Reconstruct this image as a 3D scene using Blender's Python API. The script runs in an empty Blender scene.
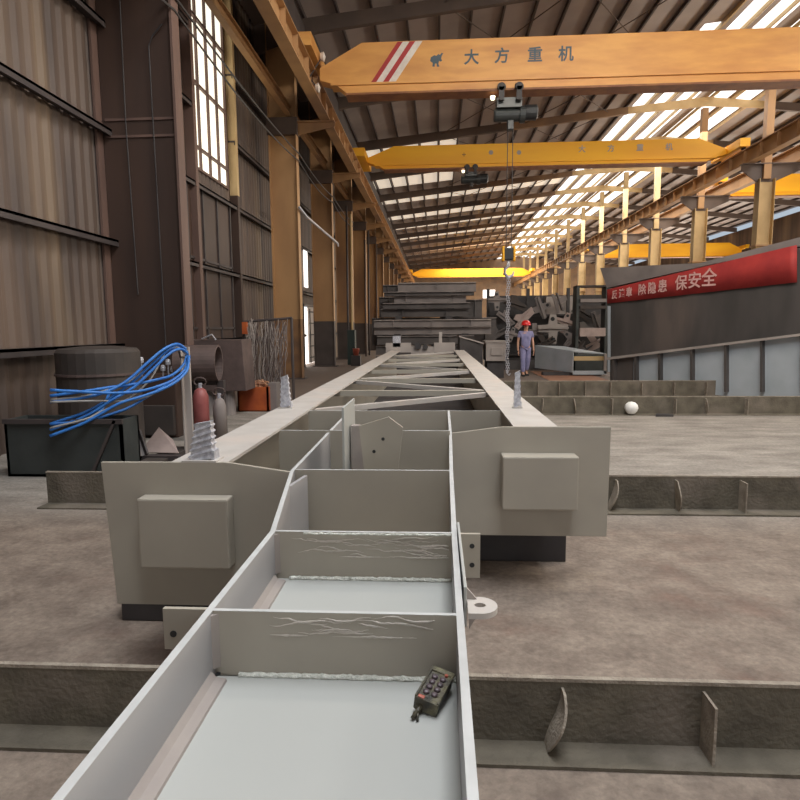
import bpy, math, random
from mathutils import Vector, Matrix
random.seed(7)
S = bpy.context.scene
COL = S.collection
PI = math.pi
# ------------------------------------------------------------------ camera
FPX = 607.0
H = 1.6
CAMROT = (Matrix.Rotation(math.radians(3.46), 4, 'Z') @ Matrix.Rotation(math.radians(90 - 6.78), 4, 'X')
          @ Matrix.Rotation(math.radians(-0.45), 4, 'Z'))
cam = bpy.data.cameras.new('camera'); camo = bpy.data.objects.new('camera', cam); COL.objects.link(camo)
cam.sensor_width = 36; cam.lens = 36 * FPX / 800; cam.clip_start = 0.02; cam.clip_end = 400
camo.matrix_world = Matrix.Translation((0, 0, H)) @ CAMROT
S.camera = camo
R3 = CAMROT.to_3x3()
def at(px, py, Y=None, z=None, X=None):
    d = R3 @ Vector(((px - 400) / FPX, -(py - 400) / FPX, -1))
    if Y is not None: t = Y / d.y
    elif z is not None: t = (z - H) / d.z
    else: t = X / d.x
    return Vector((0, 0, H)) + d * t
# ------------------------------------------------------------------ world, lights, exposure
W = bpy.data.worlds.new('world'); S.world = W; W.use_nodes = True
bg = W.node_tree.nodes['Background']; bg.inputs[0].default_value = (0.75, 0.87, 1.0, 1); bg.inputs[1].default_value = 0.6
S.view_settings.view_transform = 'Standard'; S.view_settings.look = 'None'; S.view_settings.gamma = 1
S.view_settings.use_curve_mapping = False
S.view_settings.exposure = 0.0
S.cycles.max_bounces = 6; S.cycles.diffuse_bounces = 4; S.cycles.sample_clamp_indirect = 4
def area(name, loc, rot, sx, sy, power, color=(1, 1, 1)):
    l = bpy.data.lights.new(name, 'AREA'); l.shape = 'RECTANGLE'; l.size = sx; l.size_y = sy; l.energy = power; l.color = color
    o = bpy.data.objects.new(name, l); COL.objects.link(o); o.location = loc; o.rotation_euler = [math.radians(a) for a in rot]
    return o
# daylight entering the open gable behind the photographer, the roof lights over the bays, and added fill lights
area('gable_daylight', (3, -7.5, 3.6), (82, 0, 0), 14, 6, 130, (1, .90, .78))
area('crane_fill', (5, 7, 10.9), (42, 0, 0), 8, 2.5, 950, (1, .92, .80))  # added fill light, tilted to brighten the crane faces
area('rooflight_near', (1.0, 1.5, 10.9), (0, 0, 0), 3, 7, 1150, (0.92, 0.96, 1))
area('rooflight_right', (14.5, 12, 11.2), (0, 0, 0), 4, 24, 1500, (1, 0.97, 0.92))
area('rooflight_middle', (13, 42, 10.9), (0, 0, 0), 5, 30, 3000, (1, 0.95, 0.86))
area('rooflight_far', (6, 78, 10.2), (0, 0, 0), 10, 20, 6000, (1, 0.90, 0.72))
area('side_fill', (28.6, 34, 3.2), (0, 102, 0), 5, 80, 9500, (1, .90, .76))  # added fill for ceiling and left columns; the right wall is solid
area('side_fill_far', (28.6, 80, 3.2), (0, 102, 0), 5, 36, 4600, (1, .88, .72))  # added fill for the far ceiling, no opening behind it
# ------------------------------------------------------------------ materials
def newmat(name):
    m = bpy.data.materials.new(name); m.use_nodes = True
    return m, m.node_tree.nodes, m.node_tree.links, m.node_tree.nodes['Principled BSDF']
def paint(name, c1, c2=None, rough=0.6, metal=0.0, scale=3.0, bump=0.1, bscale=None, stretch=(1, 1, 1), lo=0.35, hi=0.65, c3=None, detail=6):
    """two-tone noise paint; stretch scales the coordinates, c3 adds sparse stains"""
    m, N, L, b = newmat(name)
    c2 = c2 or tuple(v * 0.75 for v in c1)
    tc = N.new('ShaderNodeTexCoord'); mp = N.new('ShaderNodeMapping'); mp.inputs['Scale'].default_value = stretch
    L.new(tc.outputs['Object'], mp.inputs[0])
    n = N.new('ShaderNodeTexNoise'); n.inputs['Scale'].default_value = scale; n.inputs['Detail'].default_value = detail
    L.new(mp.outputs[0], n.inputs['Vector'])
    r = N.new('ShaderNodeValToRGB'); r.color_ramp.elements[0].position = lo; r.color_ramp.elements[1].position = hi
    r.color_ramp.elements[0].color = (*c1, 1); r.color_ramp.elements[1].color = (*c2, 1)
    L.new(n.outputs[0], r.inputs[0]); out = r.outputs[0]
    if c3:
        n3 = N.new('ShaderNodeTexNoise'); n3.inputs['Scale'].default_value = scale * 0.37; n3.inputs['Detail'].default_value = 8
        L.new(mp.outputs[0], n3.inputs['Vector'])
        r3 = N.new('ShaderNodeValToRGB'); r3.color_ramp.elements[0].position = 0.52; r3.color_ramp.elements[1].position = 0.66
        L.new(n3.outputs[0], r3.inputs[0])
        mx = N.new('ShaderNodeMix'); mx.data_type = 'RGBA'; L.new(r3.outputs[0], mx.inputs['Factor'])
        L.new(out, mx.inputs['A']); mx.inputs['B'].default_value = (*c3, 1); out = mx.outputs['Result']
    L.new(out, b.inputs['Base Color'])
    b.inputs['Roughness'].default_value = rough; b.inputs['Metallic'].default_value = metal
    if bump:
        nb = N.new('ShaderNodeTexNoise'); nb.inputs['Scale'].default_value = bscale or scale * 6; nb.inputs['Detail'].default_value = 5
        L.new(tc.outputs['Object'], nb.inputs['Vector'])
        bp = N.new('ShaderNodeBump'); bp.inputs['Strength'].default_value = bump; bp.inputs['Distance'].default_value = 0.02
        L.new(nb.outputs[0], bp.inputs['Height']); L.new(bp.outputs[0], b.inputs['Normal'])
    return m
def emit(name, c, s):
    m, N, L, b = newmat(name)
    b.inputs['Base Color'].default_value = (*c, 1); b.inputs['Emission Color'].default_value = (*c, 1); b.inputs['Emission Strength'].default_value = s
    return m
M = dict(
    grey=paint('grey_primer_paint', (.41, .37, .305), (.36, .325, .27), .5, scale=2, bump=.02),
    edge=paint('toplit_plate_edge', (.56, .56, .55), (.48, .48, .47), .5, scale=12, bump=0),  # paler than the plates: overhead light put into their top edges
    webgrey=paint('cool_grey_paint', (.37, .36, .365), (.34, .33, .335), .45, scale=2, bump=.02),
    greytop=paint('grey_paint_dusty', (.52, .485, .45), (.46, .42, .385), .5, scale=6, bump=.05, c3=(.54, .47, .42)),
    trough=paint('pale_grey_paint', (.44, .445, .42), (.415, .42, .40), .42, scale=1.5, bump=.015),
    strip=paint('pinkish_grey_primer', (.34, .295, .265), (.30, .26, .24), .5, scale=8, bump=.05),
    weld=paint('bright_weld_bead', (.92, .92, .84), (.66, .67, .6), .35, scale=70, bump=.7, bscale=160),
    film=paint('wrinkled_paint_skin', (.62, .56, .50), (.46, .42, .37), .4, scale=10, bump=.1),
    galv=paint('galvanised_metal', (.62, .62, .66), (.38, .38, .43), .4, .3, scale=45, bump=.3),
    orange=paint('crane_orange_yellow', (.72, .36, .10), (.62, .29, .08), .5, scale=2.2, stretch=(.5, 1, 2), bump=.03, c3=(.56, .25, .07)),
    yellow=paint('crane_bright_yellow', (.95, .49, .012), (.85, .38, .01), .5, scale=.6, stretch=(.4, 1, 2), bump=.02),
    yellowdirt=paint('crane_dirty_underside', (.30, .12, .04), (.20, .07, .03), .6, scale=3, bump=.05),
    tan=paint('tan_column_paint', (.47, .27, .12), (.38, .21, .095), .6, scale=1.2, stretch=(1, 1, .4), bump=.05, c3=(.27, .15, .08)),
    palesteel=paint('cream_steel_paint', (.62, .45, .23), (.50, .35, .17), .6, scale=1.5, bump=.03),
    rusttan=paint('rusty_tan_column_foot', (.27, .14, .06), (.15, .08, .045), .7, scale=2, bump=.08),
    tandark=paint('grimy_column_foot', (.10, .078, .07), (.075, .058, .052), .7, scale=2, bump=.05),
    brown=paint('brown_sheet_steel', (.075, .042, .030), (.048, .029, .023), .55, scale=1.4, stretch=(1, 1, .15), bump=.04),
    pinkpost=paint('pinkish_brown_steel', (.165, .10, .08), (.115, .07, .058), .6, scale=2, stretch=(1, 1, .2), bump=.04),
    darksteel=paint('dark_steel', (.055, .05, .05), (.035, .03, .032), .6, scale=3, bump=.05),
    girt=paint('girt_steel', (.07, .055, .052), (.045, .036, .036), .6, scale=2, bump=.05),
    wall=paint('weathered_wall_sheet', (.145, .10, .075), (.065, .047, .042), .6, scale=1.6, stretch=(1, 1, .12), bump=.1, c3=(.24, .17, .11)),
    roof=paint('roof_sheet', (.40, .34, .32), (.31, .265, .25), .6, scale=.6, bump=.05),
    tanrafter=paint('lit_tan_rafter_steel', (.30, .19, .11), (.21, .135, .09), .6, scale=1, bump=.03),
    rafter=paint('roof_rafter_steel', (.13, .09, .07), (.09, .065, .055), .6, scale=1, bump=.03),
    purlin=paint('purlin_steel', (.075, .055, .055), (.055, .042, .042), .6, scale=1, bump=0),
    beamdirt=paint('dusty_floor_beam', (.15, .128, .095), (.092, .078, .058), .85, scale=5, bump=.5, bscale=40, c3=(.18, .15, .12)),
    beamedge=paint('worn_beam_edge', (.36, .31, .25), (.24, .20, .16), .8, scale=14, bump=.5),
    stackgrey=paint('stacked_beam_grey', (.26, .225, .21), (.18, .155, .15), .65, scale=1.5, bump=.05),
    stackdark=paint('stacked_beam_dark', (.11, .095, .09), (.07, .06, .058), .65, scale=1.5, bump=.05),
    stackpale=paint('stacked_beam_pale', (.42, .37, .34), (.31, .27, .25), .65, scale=1.5, bump=.05),
    hull=paint('dark_grey_plate', (.085, .075, .072), (.055, .05, .048), .5, scale=1.8, stretch=(1, 1, .25), bump=.04, c3=(.125, .10, .09)),
    bluegrey=paint('blue_grey_primer', (.42, .46, .50), (.36, .40, .43), .5, scale=2, bump=.03),
    banner=paint('red_banner_cloth', (.42, .035, .03), (.32, .025, .025), .7, scale=3, bump=.1),
    bannertxt=paint('faded_pink_lettering', (.72, .45, .42), (.62, .33, .30), .7, scale=8, bump=0),
    red=paint('red_paint', (.42, .03, .03), (.35, .03, .03), .5, bump=0),
    white=paint('white_paint', (.78, .72, .66), (.65, .58, .52), .5, scale=6, bump=0),
    teal=paint('blue_grey_lettering', (.06, .10, .13), (.09, .11, .13), .6, bump=0),
    black=paint('black_painted_metal', (.03, .032, .034), (.018, .02, .022), .4, scale=5, bump=.05),
    hoistgreen=paint('dark_green_grey_hoist', (.045, .05, .05), (.03, .035, .036), .35, scale=5, bump=.05),
    blue=paint('blue_hose', (.02, .14, .48), (.03, .18, .55), .4, scale=8, bump=0),
    greyhose=paint('grey_hose', (.30, .29, .28), None, .5, bump=0),
    rustpipe=paint('brown_pipe', (.115, .078, .07), (.08, .055, .05), .7, scale=5, bump=.15),
    faded_red=paint('faded_red_cylinder', (.34, .10, .095), (.26, .07, .065), .5, scale=6, bump=.05),
    orangebox=paint('orange_skip_paint', (.46, .10, .02), (.30, .055, .015), .6, scale=4, bump=.1),
    copper=paint('coppery_offcuts', (.70, .42, .28), (.45, .22, .12), .4, .3, scale=20, bump=.1),
    pinkplate=paint('pinkish_scrap_plate', (.40, .31, .28), (.31, .24, .22), .7, scale=5, bump=.1),
    drum=paint('dark_grimy_drum', (.065, .05, .043), (.042, .034, .03), .7, scale=2, bump=.1),
    greenbin=paint('dark_grey_green_skip', (.042, .048, .046), (.028, .033, .032), .6, scale=3, bump=.1),
    shade=paint('dark_green_cabinet', (.015, .03, .025), None, .6, bump=0),
    skin=paint('skin', (.68, .38, .26), None, .55, scale=3, bump=0),
    coverall=paint('blue_violet_work_clothes', (.22, .22, .40), (.30, .29, .48), .8, scale=9, bump=.2),
    helmet=paint('red_helmet', (.75, .02, .02), (.7, .02, .02), .35, bump=0),
    hair=paint('black_hair', (.02, .018, .016), None, .6, bump=0),
    boot=paint('dark_boot', (.03, .028, .027), None, .6, bump=0),
    remote=paint('grimy_olive_remote', (.10, .085, .05), (.028, .025, .02), .4, scale=45, bump=.3, c3=(.2, .18, .10)),
    remotedark=paint('black_rubber', (.022, .02, .02), (.04, .036, .035), .5, scale=60, bump=.2),
    button=paint('purple_grey_button', (.11, .075, .085), (.06, .045, .05), .4, scale=60, bump=.1),
    redbutton=paint('dull_red_button', (.45, .10, .06), None, .4, bump=0),
    rustfloor=paint('rusty_plate', (.40, .20, .12), (.28, .14, .09), .8, scale=1.5, bump=.1),
    paper=paint('white_plastic', (.85, .84, .82), (.75, .74, .72), .6, bump=.2),
    winglass=emit('daylit_window_glass', (1, .95, .80), 1.15),
    sky1=emit('daylit_roof_panel', (.93, .97, 1), 1.5),
    sky2=emit('daylit_dim_roof_panel', (1, .88, .72), .5),
    slit=emit('daylit_gap', (1, .95, .9), 2.0),
    lampm=emit('warm_lamp_glass', (1, .9, .6), 3.0),
)
# concrete floor with dirt patches, paler scraped zone and smears
def concrete():
    m, N, L, b = newmat('dusty_concrete')
    tc = N.new('ShaderNodeTexCoord')
    def noise(scale, stretch=(1, 1, 1), det=8):
        mp = N.new('ShaderNodeMapping'); mp.inputs['Scale'].default_value = stretch; L.new(tc.outputs['Object'], mp.inputs[0])
        n = N.new('ShaderNodeTexNoise'); n.inputs['Scale'].default_value = scale; n.inputs['Detail'].default_value = det; n.inputs['Roughness'].default_value = .65
        L.new(mp.outputs[0], n.inputs['Vector']); return n.outputs[0]
    def ramp(src, a, b_, ca, cb):
        r = N.new('ShaderNodeValToRGB'); r.color_ramp.elements[0].position = a; r.color_ramp.elements[1].position = b_
        r.color_ramp.elements[0].color = (*ca, 1); r.color_ramp.elements[1].color = (*cb, 1); L.new(src, r.inputs[0]); return r.outputs[0]
    def mix(f, a, b_):
        x = N.new('ShaderNodeMix'); x.data_type = 'RGBA'; L.new(f, x.inputs['Factor']); L.new(a, x.inputs['A']); L.new(b_, x.inputs['B']); return x.outputs['Result']
    brown = ramp(noise(3.4, det=14), .36, .64, (.17, .132, .108), (.30, .245, .20))
    red = ramp(noise(7, det=12), .35, .65, (.21, .13, .10), (.13, .095, .078))
    base = mix(ramp(noise(.9), .52, .68, (0, 0, 0), (.8, .8, .8)), brown, red)
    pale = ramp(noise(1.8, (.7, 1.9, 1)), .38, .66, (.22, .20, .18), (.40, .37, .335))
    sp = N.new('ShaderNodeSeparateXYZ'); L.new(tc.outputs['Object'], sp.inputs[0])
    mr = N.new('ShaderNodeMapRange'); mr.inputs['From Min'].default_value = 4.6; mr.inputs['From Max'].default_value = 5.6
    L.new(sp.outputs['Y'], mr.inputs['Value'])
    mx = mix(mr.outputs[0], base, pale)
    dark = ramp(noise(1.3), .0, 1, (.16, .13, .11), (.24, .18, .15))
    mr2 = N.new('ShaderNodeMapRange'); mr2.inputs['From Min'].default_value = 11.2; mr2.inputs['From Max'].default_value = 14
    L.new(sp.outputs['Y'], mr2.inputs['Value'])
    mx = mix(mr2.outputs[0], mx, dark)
    fine = ramp(noise(28, det=10), .35, .7, (.72, .70, .68), (1.12, 1.1, 1.08))
    mul = N.new('ShaderNodeMix'); mul.data_type = 'RGBA'; mul.blend_type = 'MULTIPLY'; mul.inputs['Factor'].default_value = 1
    L.new(mx, mul.inputs['A']); L.new(fine, mul.inputs['B']); mx = mul.outputs['Result']
    L.new(mx, b.inputs['Base Color']); b.inputs['Roughness'].default_value = .75
    bp = N.new('ShaderNodeBump'); bp.inputs['Strength'].default_value = .7; bp.inputs['Distance'].default_value = .015
    L.new(noise(14, det=12), bp.inputs['Height']); L.new(bp.outputs[0], b.inputs['Normal'])
    return m
M['concrete'] = concrete()
# ------------------------------------------------------------------ mesh building
class MB:
    def __init__(s): s.v = []; s.f = []; s.mi = []; s.cur = 0
    def add(s, vs, fs):
        n = len(s.v); s.v += [tuple(p) for p in vs]; s.f += [[i + n for i in f] for f in fs]; s.mi += [s.cur] * len(fs); return s
    def box(s, x0, x1, y0, y1, z0, z1, mat=None):
        vs = [Vector((x, y, z)) for x in (x0, x1) for y in (y0, y1) for z in (z0, z1)]
        if mat: vs = [mat @ p for p in vs]
        return s.add(vs, [(0, 1, 3, 2), (4, 6, 7, 5), (0, 4, 5, 1), (2, 3, 7, 6), (0, 2, 6, 4), (1, 5, 7, 3)])
    def prism(s, pts, vec):
        """polygon pts (3-D, planar) swept by vec"""
        n = len(pts); v = Vector(vec); vs = [Vector(p) for p in pts] + [Vector(p) + v for p in pts]
        return s.add(vs, [list(range(n))[::-1], list(range(n, 2 * n))] + [(i, (i + 1) % n, n + (i + 1) % n, n + i) for i in range(n)])
    def tube(s, path, r, n=8, cap=True):
        path = [Vector(p) for p in path]; rings = []
        for i, p in enumerate(path):
            d = (path[min(i + 1, len(path) - 1)] - path[max(i - 1, 0)]).normalized()
            up = Vector((0, 0, 1)) if abs(d.z) < .9 else Vector((0, 1, 0))
            a = d.cross(up).normalized(); b = d.cross(a); rr = r[i] if isinstance(r, (list, tuple)) else r
            rings.append([p + (a * math.cos(2 * PI * k / n) + b * math.sin(2 * PI * k / n)) * rr for k in range(n)])
        vs = [p for rg in rings for p in rg]; fs = []
        for i in range(len(path) - 1):
            for k in range(n): fs.append((i * n + k, i * n + (k + 1) % n, (i + 1) * n + (k + 1) % n, (i + 1) * n + k))
        if cap: fs += [list(range(n))[::-1], list(range((len(path) - 1) * n, len(path) * n))]
        return s.add(vs, fs)
    def beam(s, a, b, w, h):
        """rectangular bar between two points, w across, h in height"""
        a = Vector(a); b = Vector(b); d = (b - a).normalized()
        up = Vector((0, 0, 1)) if abs(d.z) < .9 else Vector((0, 1, 0))
        x = d.cross(up).normalized(); z = x.cross(d)
        vs = [p + x * sx * w / 2 + z * sz * h / 2 for p in (a, b) for sx, sz in ((-1, -1), (1, -1), (1, 1), (-1, 1))]
        return s.add(vs, [(0, 1, 2, 3), (7, 6, 5, 4), (0, 4, 5, 1), (1, 5, 6, 2), (2, 6, 7, 3), (3, 7, 4, 0)])
    def lathe(s, prof, c=(0, 0, 0), n=16, axis='Z', mat=None):
        vs = []; fs = []
        for r, z in prof:
            for k in range(n):
                a = 2 * PI * k / n; p = (r * math.cos(a), r * math.sin(a), z)
                if axis == 'X': p = (p[2], p[0], p[1])
                if axis == 'Y': p = (p[0], p[2], p[1])
                p = Vector(p)
                if mat: p = mat @ p
                vs.append(p + Vector(c))
        for i in range(len(prof) - 1):
            for k in range(n): fs.append((i * n + k, i * n + (k + 1) % n, (i + 1) * n + (k + 1) % n, (i + 1) * n + k))
        fs += [list(range(n))[::-1], list(range((len(prof) - 1) * n, len(prof) * n))]
        return s.add(vs, fs)
    def ibeam(s, a, b, h, w, tf=.02, tw=.012):
        """I section from a to b, a/b on the top centre line"""
        a = Vector(a); b = Vector(b); d = (b - a).normalized(); x = d.cross(Vector((0, 0, 1))).normalized(); z = x.cross(d)
        for (w_, z0, z1) in ((w, -tf, 0), (tw, -h + tf, -tf), (w, -h, -h + tf)):
            vs = [p + x * sx * w_ / 2 + z * zz for p in (a, b) for sx, zz in ((-1, z0), (1, z0), (1, z1), (-1, z1))]
            s.add(vs, [(0, 1, 2, 3), (7, 6, 5, 4), (0, 4, 5, 1), (1, 5, 6, 2), (2, 6, 7, 3), (3, 7, 4, 0)])
        return s
    def build(s, name, mat, parent=None, bevel=0, smooth=False, org=None, **tags):
        me = bpy.data.meshes.new(name)
        vs = s.v
        if parent is not None and org is None: org = parent.get('_o', (0, 0, 0))
        org = Vector(org) if org is not None else Vector((0, 0, 0))
        me.from_pydata([tuple(Vector(p) - org) for p in vs], [], s.f)
        mats = mat if isinstance(mat, (list, tuple)) else [mat]
        for m in mats: me.materials.append(M[m])
        for p, k in zip(me.polygons, s.mi): p.material_index = k; p.use_smooth = smooth
        import bmesh
        bm = bmesh.new(); bm.from_mesh(me); bmesh.ops.recalc_face_normals(bm, faces=bm.faces)
        if bevel:
            eds = [e for e in bm.edges if len(e.link_faces) == 2 and e.calc_face_angle(0) > .5]
            bmesh.ops.bevel(bm, geom=eds, offset=bevel, segments=2, affect='EDGES', profile=.6, clamp_overlap=True)
        bm.to_mesh(me); bm.free()
        o = bpy.data.objects.new(name, me); COL.objects.link(o)
        if parent is not None: o.parent = parent
        else: o.location = org
        tag(o, **tags)
        return o
def tag(o, label=None, cat=None, group=None, kind=None):
    if label: o['label'] = label
    if cat: o['category'] = cat
    if group: o['group'] = group
    if kind: o['kind'] = kind
def thing(name, label, cat, group=None, loc=(0, 0, 0), rz=0, kind=None):
    o = bpy.data.objects.new(name, None); COL.objects.link(o); o.location = loc; o.rotation_euler = (0, 0, rz)
    o.empty_display_size = .2
    tag(o, label, cat, group, kind); return o
def children(o): return [c for c in bpy.data.objects if c.parent == o]
def copy_tree(o, parent=None):
    c = o.copy(); COL.objects.link(c); c.parent = parent
    for ch in children(o): copy_tree(ch, c)
    return c
def struct(name, mb, mat, label, cat, **k):
    return mb.build(name, mat, label=label, cat=cat, kind='structure', **k)
def glyph_mesh(text, size, mat, name, parent, loc, rot, extrude=.004, squash=1.0, bold=0.0):
    cu = bpy.data.curves.new(name, 'FONT'); cu.body = text; cu.size = size; cu.extrude = extrude; cu.align_x = 'CENTER'; cu.align_y = 'CENTER'
    cu.offset = bold; cu.resolution_u = 3
    t = bpy.data.objects.new('tmp', cu); COL.objects.link(t)
    bpy.context.view_layer.update()
    me = bpy.data.meshes.new_from_object(t.evaluated_get(bpy.context.evaluated_depsgraph_get()))
    bpy.data.objects.remove(t); bpy.data.curves.remove(cu)
    me.materials.clear(); me.materials.append(M[mat])
    o = bpy.data.objects.new(name, me); COL.objects.link(o); o.parent = parent; o.location = loc; o.rotation_euler = rot; o.scale = (squash, 1, 1)
    return o
# ================================================================== THE BUILDING
YA, YB = -8.0, 100.0
WX = -5.6           # inside of the left wall
RX = 29.0
def roofz(x): return 11.45 + (.10 * x if x < 13 else 1.3 - .10 * (x - 13))
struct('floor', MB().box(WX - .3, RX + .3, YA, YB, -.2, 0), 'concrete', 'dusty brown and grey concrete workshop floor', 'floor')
# left wall with an opening for the tall window and a narrow door
WIN = (14.1, 16.6, 5.35, 10.2)
DOOR = (at(303, 350, X=WX).y, at(319, 350, X=WX).y, 0.0, 2.55)
print('DOOR', DOOR)
def corrugated(mb, y0, y1, z0, z1, x=WX, pitch=.26, dep=.045):
    n = int((y1 - y0) / pitch * 4) + 1; pts = []
    for i in range(n + 1):
        y = y0 + (y1 - y0) * i / n; k = int((y - YA) / (pitch / 4)) % 4
        pts.append((x - (dep if k in (1, 2) else 0), y))
    vs = []; fs = []
    for (xx, y) in pts: vs += [(xx, y, z0), (xx, y, z1)]
    for i in range(n): fs.append((2 * i, 2 * i + 1, 2 * i + 3, 2 * i + 2))
    mb.add(vs, fs)
w = MB()
corrugated(w, YA, WIN[0], 0, 11.0); corrugated(w, WIN[0], WIN[1], 0, WIN[2]); corrugated(w, WIN[0], WIN[1], WIN[3], 11.0)
corrugated(w, WIN[1], DOOR[0], 0, 11.0); corrugated(w, DOOR[0], DOOR[1], DOOR[3], 11.0); corrugated(w, DOOR[1], YB, 0, 11.0)
wl = struct('wall_left', w, 'wall', 'weathered brown corrugated sheet wall along the left side', 'wall')
MB().box(WX - .12, WX - .08, YA, WIN[0] - .02, 0, 11.0).box(WX - .12, WX - .08, WIN[1] + .02, DOOR[0] - .02, 0, 11.0).box(WX - .12, WX - .08, DOOR[1] + .02, YB, 0, 11.0)\
    .box(WX - .12, WX - .08, WIN[0], WIN[1], 0, WIN[2]).build('outer_skin', 'wall', wl)
struct('wall_right', MB().box(RX, RX + .1, YA, YB, 0, 10.6), 'wall', 'far brown sheet wall of the neighbouring bay on the right', 'wall')
struct('wall_back', MB().box(WX, RX, YB, YB + .1, 0, 13), 'tanrafter', 'cream end wall at the far end of the hall', 'wall')
struct('wall_front', MB().box(WX, -1.5, YA - .1, YA, 0, 13).box(13, RX, YA - .1, YA, 0, 13).box(-1.5, 13, YA - .1, YA, 7, 13), 'wall', 'sheet gable wall with the big open doorway behind the viewer', 'wall')
# roof sheet, two slopes, with daylight strips let in near the ridge
strips = [(9.7, 10.5), (10.75, 11.55), (11.8, 12.7), (13.3, 14.2), (14.5, 15.3)]
r = MB(); xs = WX - .3
def slope(mb, x0, x1, y0, y1, dz=0, th=.04):
    mb.prism([(x0, y0, roofz(x0) + dz), (x1, y0, roofz(x1) + dz), (x1, y0, roofz(x1) + dz + th), (x0, y0, roofz(x0) + dz + th)], (0, y1 - y0, 0))
for a, b in strips:
    slope(r, xs, min(a, 13) if xs < 13 else a, YA, YB) if not (xs < 13 < a) else (slope(r, xs, 13, YA, YB), slope(r, 13, a, YA, YB))
    xs = b
slope(r, xs, RX + .3, YA, YB)
struct('ceiling', r, 'roof', 'ribbed grey-brown sheet roof sloping over the hall', 'ceiling')
for k, (a, b) in enumerate(strips):
    y0 = [24, 18, 16, 18, 30][k]
    sk = MB(); slope(sk, a, b, y0, YB, 0, .02)
    struct('window_%d' % (k + 2), sk, 'sky1', 'daylit translucent roof panel strip %s' % ['furthest from the ridge on the left slope', 'second of the left slope strips from the ridge outward', 'nearest the ridge on the left slope', 'nearest the ridge beyond the middle columns', 'outermost beyond the middle columns'][k], 'roof light')
    sk = MB(); slope(sk, a, b, YA, y0, 0, .02)
    struct('trim_%d' % (k + 2), sk, 'roof', 'opaque roof sheet strip in line with a roof light', 'roof panel')
# pale translucent sheets let into the main slope far down the hall
for k in range(9):
    y0 = 33.2 + k * 6.1 + (.8 if k % 2 else 0)
    q = MB(); xe_ = 1.0 if k < 2 else 8.6
    xx = -4.9
    while xx < xe_:
        slope(q, xx, xx + .88, y0, y0 + 2.6, -.03, .02); xx += 1.02
    struct('window_%d' % (k + 10), q, 'sky2', 'row of pale translucent roof sheets across the main slope, %s from the viewer' % ['first', 'second', 'third', 'fourth', 'fifth', 'sixth', 'seventh', 'eighth', 'ninth'][k], 'roof light')
# purlins along the hall
k = 0
x = -5.0
while x < RX:
    p = MB().box(-.035, .035, YA, YB, -.15, 0); 
    struct('purlin', p, 'palesteel' if 9.5 < x < 15.5 else 'purlin', 'dark steel roof purlin running the length of the hall', 'purlin', group='roof purlins').location = (x, 0, roofz(x) - .01)  # purlins by the skylights drawn cream, the glow put into their colour
    x += 1.02
ROWS = [1.0, 7.1, 13.2, 19.3, 25.6, 31.6, 37.7, 43.8, 49.9, 56.0, 62.1, 68.2, 74.3, 80.4, 86.5, 92.6]
for i, y in enumerate(ROWS):
    m = MB()
    zb = lambda x: roofz(x) - .22
    def seg(x0, x1, d0, d1, w=.09):
        m.prism([(x0, y - w, zb(x0)), (x1, y - w, zb(x1)), (x1, y - w, zb(x1) - d1), (x0, y - w, zb(x0) - d0)], (0, .012 if False else 2 * w, 0))
    lab = 'steel roof rafter, number %d counted from the near end of the hall' % (i + 1)
    t = thing('roof_rafter', lab, 'rafter', 'roof rafters', kind='structure')
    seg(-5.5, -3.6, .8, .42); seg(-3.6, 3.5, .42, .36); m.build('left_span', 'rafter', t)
    m = MB(); seg(3.5, 9.3, .36, .32); m.build('middle_span', 'tanrafter', t)  # middle and ridge spans paler: skylight glow put into the rafter colour
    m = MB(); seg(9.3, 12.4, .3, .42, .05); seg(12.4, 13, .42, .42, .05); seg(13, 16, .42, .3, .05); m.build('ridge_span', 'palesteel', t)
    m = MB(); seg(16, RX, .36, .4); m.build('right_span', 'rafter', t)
# upper cross rods of the roof
rod = MB()
for i in range(2, 8):
    y0, y1 = ROWS[i], ROWS[i + 1]
    for xa, xb in ((.2, 4.3), (4.3, 8.4)):
        rod.tube([(xa, y0, roofz(xa) - .35), (xb, y1, roofz(xb) - .35)], .018, 5); rod.tube([(xb, y0, roofz(xb) - .35), (xa, y1, roofz(xa) - .35)], .018, 5)
struct('roof_bracing', rod, 'rafter', 'thin crossed bracing rods under the roof', 'bracing')
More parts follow.
